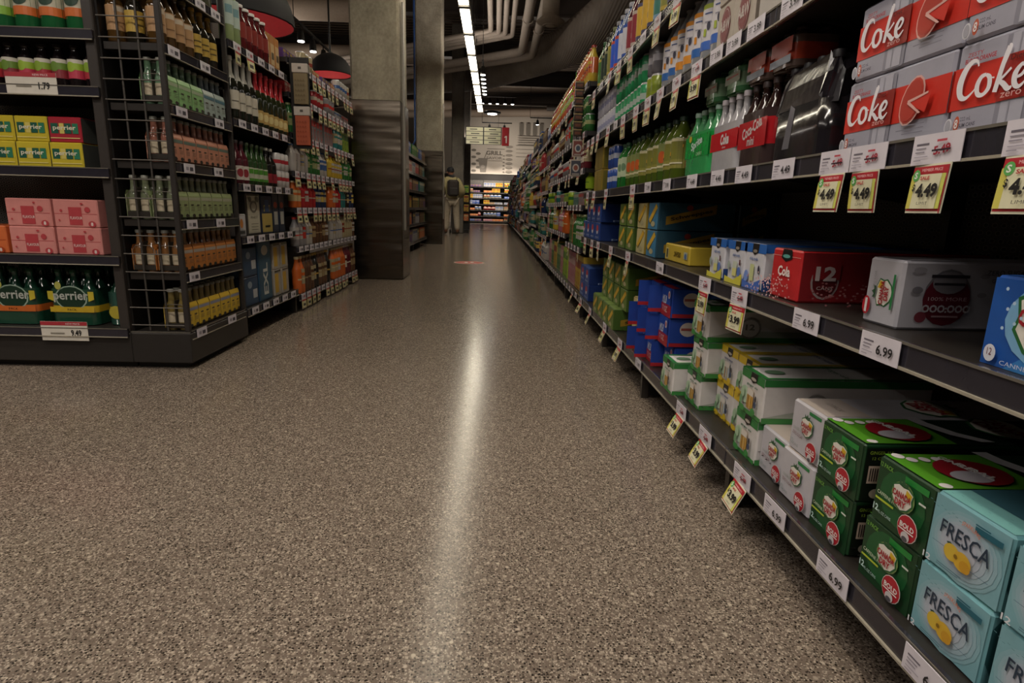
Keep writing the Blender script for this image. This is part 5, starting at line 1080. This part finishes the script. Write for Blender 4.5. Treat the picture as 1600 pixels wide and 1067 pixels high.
L_(SBx, 3.31, .56, 'small white box with orange picture beside the grey green carriers', 'box'); L_(FC, 3.485, .56, 'cream label beer case in a dark frame on the second left shelf', 'beer case'); L_(YC, 3.685, .56, 'yellow and navy beer case on the second left shelf', 'beer case')
for k in range(2): L_(NCs, 3.83 + .11*k, .56, 'navy beer case with red dot on the second left shelf, %s one' % ('nearer', 'farther')[k], 'beer case')
mar = bottle('marw', .225, .034, '4a1420', 'd0c8c0', '2a1a1a', (.1, .42), .34, .55, [('e', 0, .5, .018, .3, '8a2a34')]); grw = bottle('grw', .225, .032, '24401c', 'b9bcA8'.lower(), '2a3a1a', (.1, .42), .34, .55, [('r', -.02, .55, .02, .9, '4a8a2c'), ('r', -.02, .0, .02, .2, '4a8a2c')]); drk = bottle('drk', .225, .034, '14110f', '8a1f2c', 'a9a498', (.1, .34), .34, .55)
for k in range(8): L_((mar, mar, grw, grw, grw, grw, drk, drk)[k], 3.30 + .07*k, .838, '%s bottle on the third left shelf, %s from the mixer shelves' % (('red', 'red', 'green', 'green', 'green', 'green', 'black', 'black')[k], nth(k+1)), 'bottle')
RC = can('redwhite', .032, .105, 'c9c4c4', 'b0303a')
for l in range(2):
    for k in range(3): L_(RC, 3.885 + .068*k, .838 + .1055*l, 'white and red can on the third left shelf, %s layer, %s one' % (('lower', 'upper')[l], nth(k+1)), 'can')
cha = bottle('cha', .31, .038, '16180f', 'c4beb0', 'b9b4a8', (.16, .46), .34, .5, [('r', -.02, .4, .02, .46, '6a665c')], foil='a9a69e'); chb = bottle('chb', .31, .038, '20260f', 'b99a5a', 'a8242c', (.08, .3), .34, .5, [('e', 0, .5, .02, .3, 'd8c890')], foil='a8242c')
for k in range(10): L_(cha if k < 4 else chb, 3.30 + .081*k, 1.165, '%s sparkling wine bottle on the fourth left shelf, %s from the near end' % ('silver necked' if k < 4 else 'red necked', nth(k+1)), 'bottle')
tw = bottle('tealw', .26, .036, '8a9a6a', 'b9c9c0', 'c9ccc0', (.3, .8), .5, .7, [('r', -.02, .4, .02, .7, '7aa0a8')]); rw = bottle('redw', .22, .036, '5a1a1c', '8a2c24', 'd0ccc8', (.25, .6), .6, .6)
for k in range(7): L_(tw if k < 2 else rw, 3.30 + .078*k, 1.54, '%s bottle on the top left shelf, %s from the near end' % ('pale teal labelled' if k < 2 else 'white capped dark red', nth(k+1)), 'bottle')
OB = carton('orangebox', .075, .2, .2, 'b97a3a', [('r', -.03, .03, .03, .15, 'd8b888'), ('r', -.02, .06, .02, .1, '5a4a34')], name='packet_box')
for k in range(3): L_(OB, 3.86 + .08*k, 1.54, 'orange and cream box on the top left shelf, %s from the near end' % nth(k+1), 'box')
random.seed(5)
BP = [(['brown', 'lime', 'black', 'maroon', 'black', 'orange', 'cream'], ['bottle']), (['brown', 'grey', 'cream', 'white', 'white'], ['bottle']), (['black', 'red', 'orange', 'navy', 'teal', 'lime'], ['bottle']), (['blue', 'yellow', 'green', 'white', 'teal'], ['bottle']), (['teal', 'white', 'green', 'grey', 'lime'], ['box', 'box', 'bottle']), (['grey', 'red', 'white', 'cream'], ['lowbox', 'can']), (['white', 'purple', 'red', 'orange', 'cream'], ['can', 'lowbox'])]
for u, ya in enumerate((4.11, 4.985)):
    lv = [.12] + LB
    for s_, z in enumerate(lv):
        gap = (lv[s_+1] - z - .04) if s_ < 6 else .14
        if s_ == 5: gap = .16
        fill(ya + .01, ya + .85, z + .001, gap, LX, math.pi, '%s shelf, %s left unit past the wine' % (nth(s_+1), ('first', 'second')[u]), BP[s_][0], BP[s_][1], .06, .085, 'goods on the left shelves', (2, 5))
        for k in range(7): tag('left', ya + .07 + .122*k, '%s' % nth(s_+1), z - .037, '2.99', s_ != 1 and (k + s_) % 5 != 4, k + 10 + 7*u, False, -1.3495)
for s_, z in enumerate([.165] + LA):
    for k in range(5): tag('left', 3.33 + .16*k, nth(s_+1), z - .037, '8.99', s_ == 4 and k < 2, k + 3, False, -1.3495)
# clip boxes hanging on the post between the left units
def clipbox(c, dots, label, z, h_):
    m = MB(); m.box(-.045, 0, 0, .045, .05, h_, c, .002); m.art(lambda u, v, L: (u, -.0006*L, v), [('r', -.035 + .018*j, .02 + .03*k, -.025 + .018*j, .03 + .03*k, dots) for j in range(4) for k in range(int(h_/.034))])
    t = MB(); t.box(-.05, -.004, h_, .05, .05, h_ + .055, 'c9c0b8', .002); t.art(lambda u, v, L: (u, -.004 - .0006*L, v), [('r', -.01, h_ + .02, .01, h_ + .035, '5a5450')])
    place(('clip_display', m.build('clip_display', 'card'), [('header', t.build('header', 'paper'), [])]), (-1.275, 4.10, z), label, 'hanging display', 'hanging clip displays')
clipbox('8a7a5a', '7a6a4c', 'grey brown hanging box display, the upper of the two on the left shelf post', 1.375, .19)
clipbox('b85a3c', 'a04a30', 'orange hanging box display, the lower of the two on the left shelf post', 1.12, .185)
m = MB(); m.box(-1.345, 4.12, 1.1, -1.225, 4.135, 1.66, '1c1a19'); place(('clip_strip', m.build('clip_strip', 'metal'), []), (0, 0, 0), 'black hanging strip behind the two box displays on the left', 'shelf strip')
# shelves between the two clad columns
for u in range(3):
    ya = 9.2 + .93*u
    left_unit(ya, .91, [.45, .72, 1.0, 1.28, 1.55], 1.8, 'black shelving unit glimpsed between the two clad columns, %s from the near end' % nth(u+1))
    for s_, z in enumerate([.165, .45, .72, 1.0, 1.28, 1.55]):
        fill(ya + .01, ya + .9, z + .001, .22, LX, math.pi, '%s shelf, %s unit between the columns' % (nth(s_+1), nth(u+1)), WARM, ['box'], .1, .16, 'goods between the clad columns')
# display at the back wall
for u in range(4):
    xr = 2.4 - 1.0*u
    unit((xr, 29.25, 0), Q, 1.0, .45, [.36, .64, .92, 1.20, 1.47, 1.74], 2.05, 'well lit shelving unit at the back wall, %s from the right' % nth(u+1), 'back wall shelving units', .12)
    for s_, z in enumerate([.12, .36, .64, .92, 1.20, 1.47, 1.74]):
        fill(xr - .99, xr - .01, z + .001, .20, 29.28, Q, '%s shelf, %s back wall unit' % (nth(s_+1), nth(u+1)), ['red', 'orange', 'yellow', 'blue', 'white', 'purple', 'pink', 'cream', 'white'], ['box', 'bag', 'lowbox'], .1, .2, 'packages at the back wall', (2, 4), 'x')
for x in (-.8, .6, 2.0): spot((x, 27.6, 3.4), (x, 29.4, .9), 420, 80); spot((x, 27.4, 3.2), (x, 29.9, 3.4), 70, 90)
# small yellow stand in front of the slim column
m = MB(); m.box(-.08, 0, 0, .08, .14, .1, '1c1a19', .004); m.box(-.085, .12, .1, .085, .14, 1.4, '24211f'); kids = []
for k in range(4): q = MB(); q.box(-.08, 0, .34 + .27*k, .08, .12, .355 + .27*k, '24211f'); kids.append(('tray', q.build('tray', 'metal'), []))
place(('display_stand', m.build('display_stand', 'metal'), kids), (-.86, 17.75, 0), 'slim black display stand with yellow and orange packets behind the shopper', 'display stand')
for k in range(4): place(g_box(('orange', 'yellow', 'yellow', 'lime')[k], .14, .2, .1), (-.86, 17.76, .356 + .27*k), '%s box on the slim stand behind the shopper, %s tier' % (('orange', 'yellow', 'yellow', 'lime')[k], nth(k+1)), 'box', 'boxes on the slim stand', Q)
# ---------------------------------------------------------------- the shopper
def plain(name, col, rough=.8):
    k = N(name); n = k.n('TexNoise', Scale=30., Detail=3.); k.l(k.coords(), n.inputs['Vector']); c = H(col)
    k.l(k.ramp(n.outputs['Fac'], [(.3, tuple(q*.82 for q in c)), (.7, tuple(min(1, q*1.1) for q in c))]), k.b.inputs['Base Color']); k.p(Roughness=rough); return k.m
def skin(name, joints, bones, mat, sub=2, parent=None):
    """joints: name -> (point, radius); first joint is the root"""
    names = list(joints); me = bpy.data.meshes.new(name)
    me.from_pydata([joints[q][0] for q in names], [(names.index(a), names.index(b)) for a, b in bones], []); me.materials.append(mat)
    o = bpy.data.objects.new(name, me); COL.objects.link(o); o.parent = parent
    s_ = o.modifiers.new('skin', 'SKIN'); s_.use_smooth_shade = True
    lay = me.skin_vertices[0] if me.skin_vertices else None
    if lay is None:
        bpy.context.view_layer.objects.active = o; me.update(); lay = me.skin_vertices[0]
    for i, q in enumerate(names):
        r = joints[q][1]; lay.data[i].radius = r if isinstance(r, tuple) else (r, r); lay.data[i].use_root = (i == 0)
    b = o.modifiers.new('sub', 'SUBSURF'); b.levels = sub; b.render_levels = sub
    return o
def chain(s): n = s.split(); return list(zip(n, n[1:]))
sk = plain('skin', '9a6a50', .6); jk = plain('khaki_jacket_cloth', 'a0946a'); tr = plain('tan_trouser_cloth', 'a39682'); bk = plain('dark_backpack_cloth', '2e2622'); bl = plain('black_knit', '16171c'); bt_ = plain('brown_boot_leather', '5a4c3a', .6)
J = {'pel': ((0, 0, .95), (.13, .10)), 'sp1': ((0, .01, 1.12), (.13, .10)), 'sp2': ((-.01, .03, 1.30), (.15, .11)), 'neck0': ((-.01, .05, 1.47), (.07, .07)), 'neck': ((-.015, .06, 1.53), (.055, .055)), 'head0': ((-.03, .075, 1.60), (.075, .085)), 'head1': ((-.035, .075, 1.68), (.08, .095)), 'head2': ((-.035, .07, 1.75), (.055, .065)),
     'hipl': ((-.09, 0, .90), .095), 'kneel': ((-.15, .06, .50), .065), 'ankl': ((-.17, .0, .09), .05), 'toel': ((-.18, .16, .03), .035), 'hipr': ((.09, 0, .90), .095), 'kneer': ((.13, .03, .50), .065), 'ankr': ((.15, -.04, .09), .05), 'toer': ((.17, .12, .03), .035),
     'shl': ((-.19, .04, 1.43), .06), 'ell': ((-.27, .13, 1.17), .045), 'wrl': ((-.20, .36, 1.08), .028), 'hal': ((-.19, .43, 1.07), (.022, .032)), 'shr': ((.18, .03, 1.43), .06), 'elr': ((.28, -.03, 1.16), .045), 'wrr': ((.26, .17, 1.02), .028), 'har': ((.25, .24, 1.00), (.022, .032))}
B = chain('pel sp1 sp2 neck0 neck head0 head1 head2') + chain('pel hipl kneel ankl toel') + chain('pel hipr kneer ankr toer') + chain('sp2 shl ell wrl hal') + chain('sp2 shr elr wrr har')
for s_, (hx, hy, hz) in (('l', (-.19, .43, 1.07)), ('r', (.25, .24, 1.00))):
    for i, ln in enumerate((.055, .065, .06, .048)):
        q = 'f%s%d' % (s_, i); off = (i - 1.5)*.017
        J[q + 'a'] = ((hx + off, hy + .035, hz - .002), .009); J[q + 'b'] = ((hx + off, hy + .035 + ln*.6, hz - .012), .008); J[q + 'c'] = ((hx + off, hy + .03 + ln*.7, hz - .035), .007)
        B += [('ha' + s_, q + 'a'), (q + 'a', q + 'b'), (q + 'b', q + 'c')]
    J['t' + s_] = ((hx + (.03 if s_ == 'l' else -.03), hy + .02, hz - .01), .009); B.append(('ha' + s_, 't' + s_))
    J['t2' + s_] = ((hx + (.045 if s_ == 'l' else -.045), hy + .045, hz - .02), .008); B.append(('t' + s_, 't2' + s_))
man = skin('person', J, B, sk)
man.location = (-1.20, 16.7, .012); man.rotation_euler = (0, 0, R(12))
props(man, 'person seen from behind in black cap, khaki jacket and tan trousers, head turned left', 'person')
def sub(names, extra, name, mat, bones, lab=None):
    jj = {}
    for q in names: jj[q] = (J[q][0], tuple(x + extra for x in J[q][1]) if isinstance(J[q][1], tuple) else J[q][1] + extra)
    o = skin(name, jj, bones, mat, 2, man)
    if lab: o['label'] = lab
    return o
jk_o = sub(['sp1', 'pel', 'sp2', 'neck0', 'shl', 'ell', 'wrl', 'shr', 'elr', 'wrr'], .06, 'jacket', jk, chain('pel sp1 sp2 neck0') + chain('sp2 shl ell wrl') + chain('sp2 shr elr wrr'), 'khaki jacket')
sub(['pel', 'hipl', 'kneel', 'ankl', 'hipr', 'kneer', 'ankr'], .032, 'trousers', tr, chain('pel hipl kneel ankl') + chain('pel hipr kneer ankr'), 'loose tan trousers')
for s_ in 'lr': sub(['ank' + s_, 'toe' + s_], .016, 'boot', bt_, [('ank' + s_, 'toe' + s_)])
def simple(name, mb, mat, parent, lab=None):
    me = mb.build(name, 'cloth'); me.materials.clear(); me.materials.append(mat); o = bpy.data.objects.new(name, me); COL.objects.link(o); o.parent = parent
    if lab: o['label'] = lab
    return o
c = MB(); c.lathe([(.098, 0), (.106, .04), (.098, .09), (.06, .125), (0.004, .135)], '16171c', 18, (-.035, .068, 1.665), sx=.95, sy=1.1); c.box(-.16, .05, 1.675, -.09, .15, 1.69, '16171c', .005)
simple('cap', c, bl, man, 'black cap')
c = MB(); c.lathe([(.085, 0), (.10, .03), (.10, .08), (.08, .12)], '16171c', 16, (-.02, .05, 1.47)); simple('scarf', c, bl, man, 'black scarf')
f = MB()
for ex, ey in ((-.105, .125), (-.075, .155)): f.lathe([(.002, -.008), (.009, 0), (.002, .008)], '1a1412', 8, (ex - .005, ey, 1.668))
f.lathe([(.004, -.02), (.014, -.012), (.006, .02)], '8a5c46', 8, (-.11, .15, 1.64)); f.box(-.118, .12, 1.598, -.085, .155, 1.606, '6a3a34', .003)
simple('face_features', f, plain('dark_face_detail', '4a2c24'), man)
for s_ in (-1, 1):
    e = MB(); e.lathe([(.006, -.03), (.018, -.01), (.016, .02), (.004, .03)], '9a6a50', 10, (-.035 + s_*.088, .06, 1.655)); simple('ear', e, sk, man)
p = MB(); p.box(-.16, -.32, 1.02, .15, -.16, 1.45, '3a3430', .05); e2 = MB(); e2.box(-.12, -.36, 1.04, .11, -.318, 1.24, '332e2a', .03)
me = p.build('backpack', 'cloth'); me.materials.clear(); me.materials.append(bk); bp_o = bpy.data.objects.new('backpack', me); COL.objects.link(bp_o); bp_o.location = (-1.20, 16.715, .012); bp_o.rotation_euler = (0, 0, R(12))
props(bp_o, 'dark brown backpack worn on the back of the shopper', 'backpack'); simple('front_pocket', e2, plain('backpack_pocket_cloth', '2c2724'), bp_o)
for s_ in (-1, 1):
    st = MB(); st.tube([(s_*.1, -.11, 1.40), (s_*.125, -.02, 1.512), (s_*.12, .10, 1.46)], .014, '2a2622', 8); simple('strap', st, bk, bp_o)
# shopping cart in front of him, mostly behind the second column
m = MB()
for z, g in ((.55, .0), (.72, .03), (.92, .06)): m.tube([(-.25 - g*.3, -.4 - g, z), (.25 + g*.3, -.4 - g, z), (.22 + g*.3, .4 + g, z), (-.22 - g*.3, .4 + g, z), (-.25 - g*.3, -.4 - g, z)], .008, '8a8a8a', 6)
for k in range(9): x = -.25 + .0625*k; m.tube([(x*1.05, -.45, .92), (x, -.4, .55), (x*.9, .4, .55), (x*.95, .45, .92)], .004, '8a8a8a', 5)
for k in range(7):
    y = -.4 + .133*k; m.tube([(-.265, y*1.1, .92), (-.24, y, .55), (.24, y, .55), (.265, y*1.1, .92)], .004, '8a8a8a', 5)
fr_ = MB()
for s_ in (-1, 1): fr_.tube([(s_*.24, -.5, 1.0), (s_*.24, -.42, .5), (s_*.24, -.4, .18), (s_*.2, .4, .14)], .012, '8a8a8a', 8); fr_.tube([(s_*.22, .0, .17), (s_*.22, .3, .55)], .01, '8a8a8a', 8)
h_ = MB(); h_.tube([(-.25, -.5, 1.0), (.25, -.5, 1.0)], .016, 'a8303a', 10)
kids = [('basket', m.build('basket', 'metal'), []), ('frame', fr_.build('frame', 'metal'), []), ('handle', h_.build('handle', 'bottle'), [], 'red handle')]
for sx in (-1, 1):
    for y in (-.38, .38):
        w_ = MB(); w_.tube([(sx*.22 - .012, y, .056), (sx*.22 + .012, y, .056)], .055, '1c1a19', 14); w_.tube([(sx*.22, y, .05), (sx*.22, y, .17)], .01, '6a6a6a', 6); kids.append(('wheel', w_.build('wheel', 'metal'), []))
place(('shopping_cart', None, kids), (-1.62, 17.45, 0), 'grey wire shopping cart half hidden by the second clad column', 'shopping cart', rz=R(20))

# ---------------------------------------------------------------- lamps that light the near part of the aisle
spot((.15, 1.6, 3.2), (.75, .9, .7), 22, 60); spot((.1, 4.0, 3.2), (.7, 3.2, .9), 14, 60)
spot((-3.0, 1.6, 3.2), (-2.6, 2.2, .0), 110, 42, .9)
spot((.38, 1.0, 3.3), (.42, 1.0, 0), 38, 75, .8); spot((.38, 2.7, 3.3), (.42, 2.7, 0), 30, 75, .8)
spot((-.2, 13.4, 3.2), (.6, 12.5, 1.0), 40, 80); spot((-.3, 13.9, 3.3), (-1.15, 16.6, 1.2), 90, 60)
# look-alikes that still share a label get the same group; any other repeat of a label gets its order
for lb, objs in SEEN.items():
    if len(objs) > 1:
        for i, o in enumerate(objs): o['label'] = (lb + ', %s one' % nth(min(i + 1, 39)))
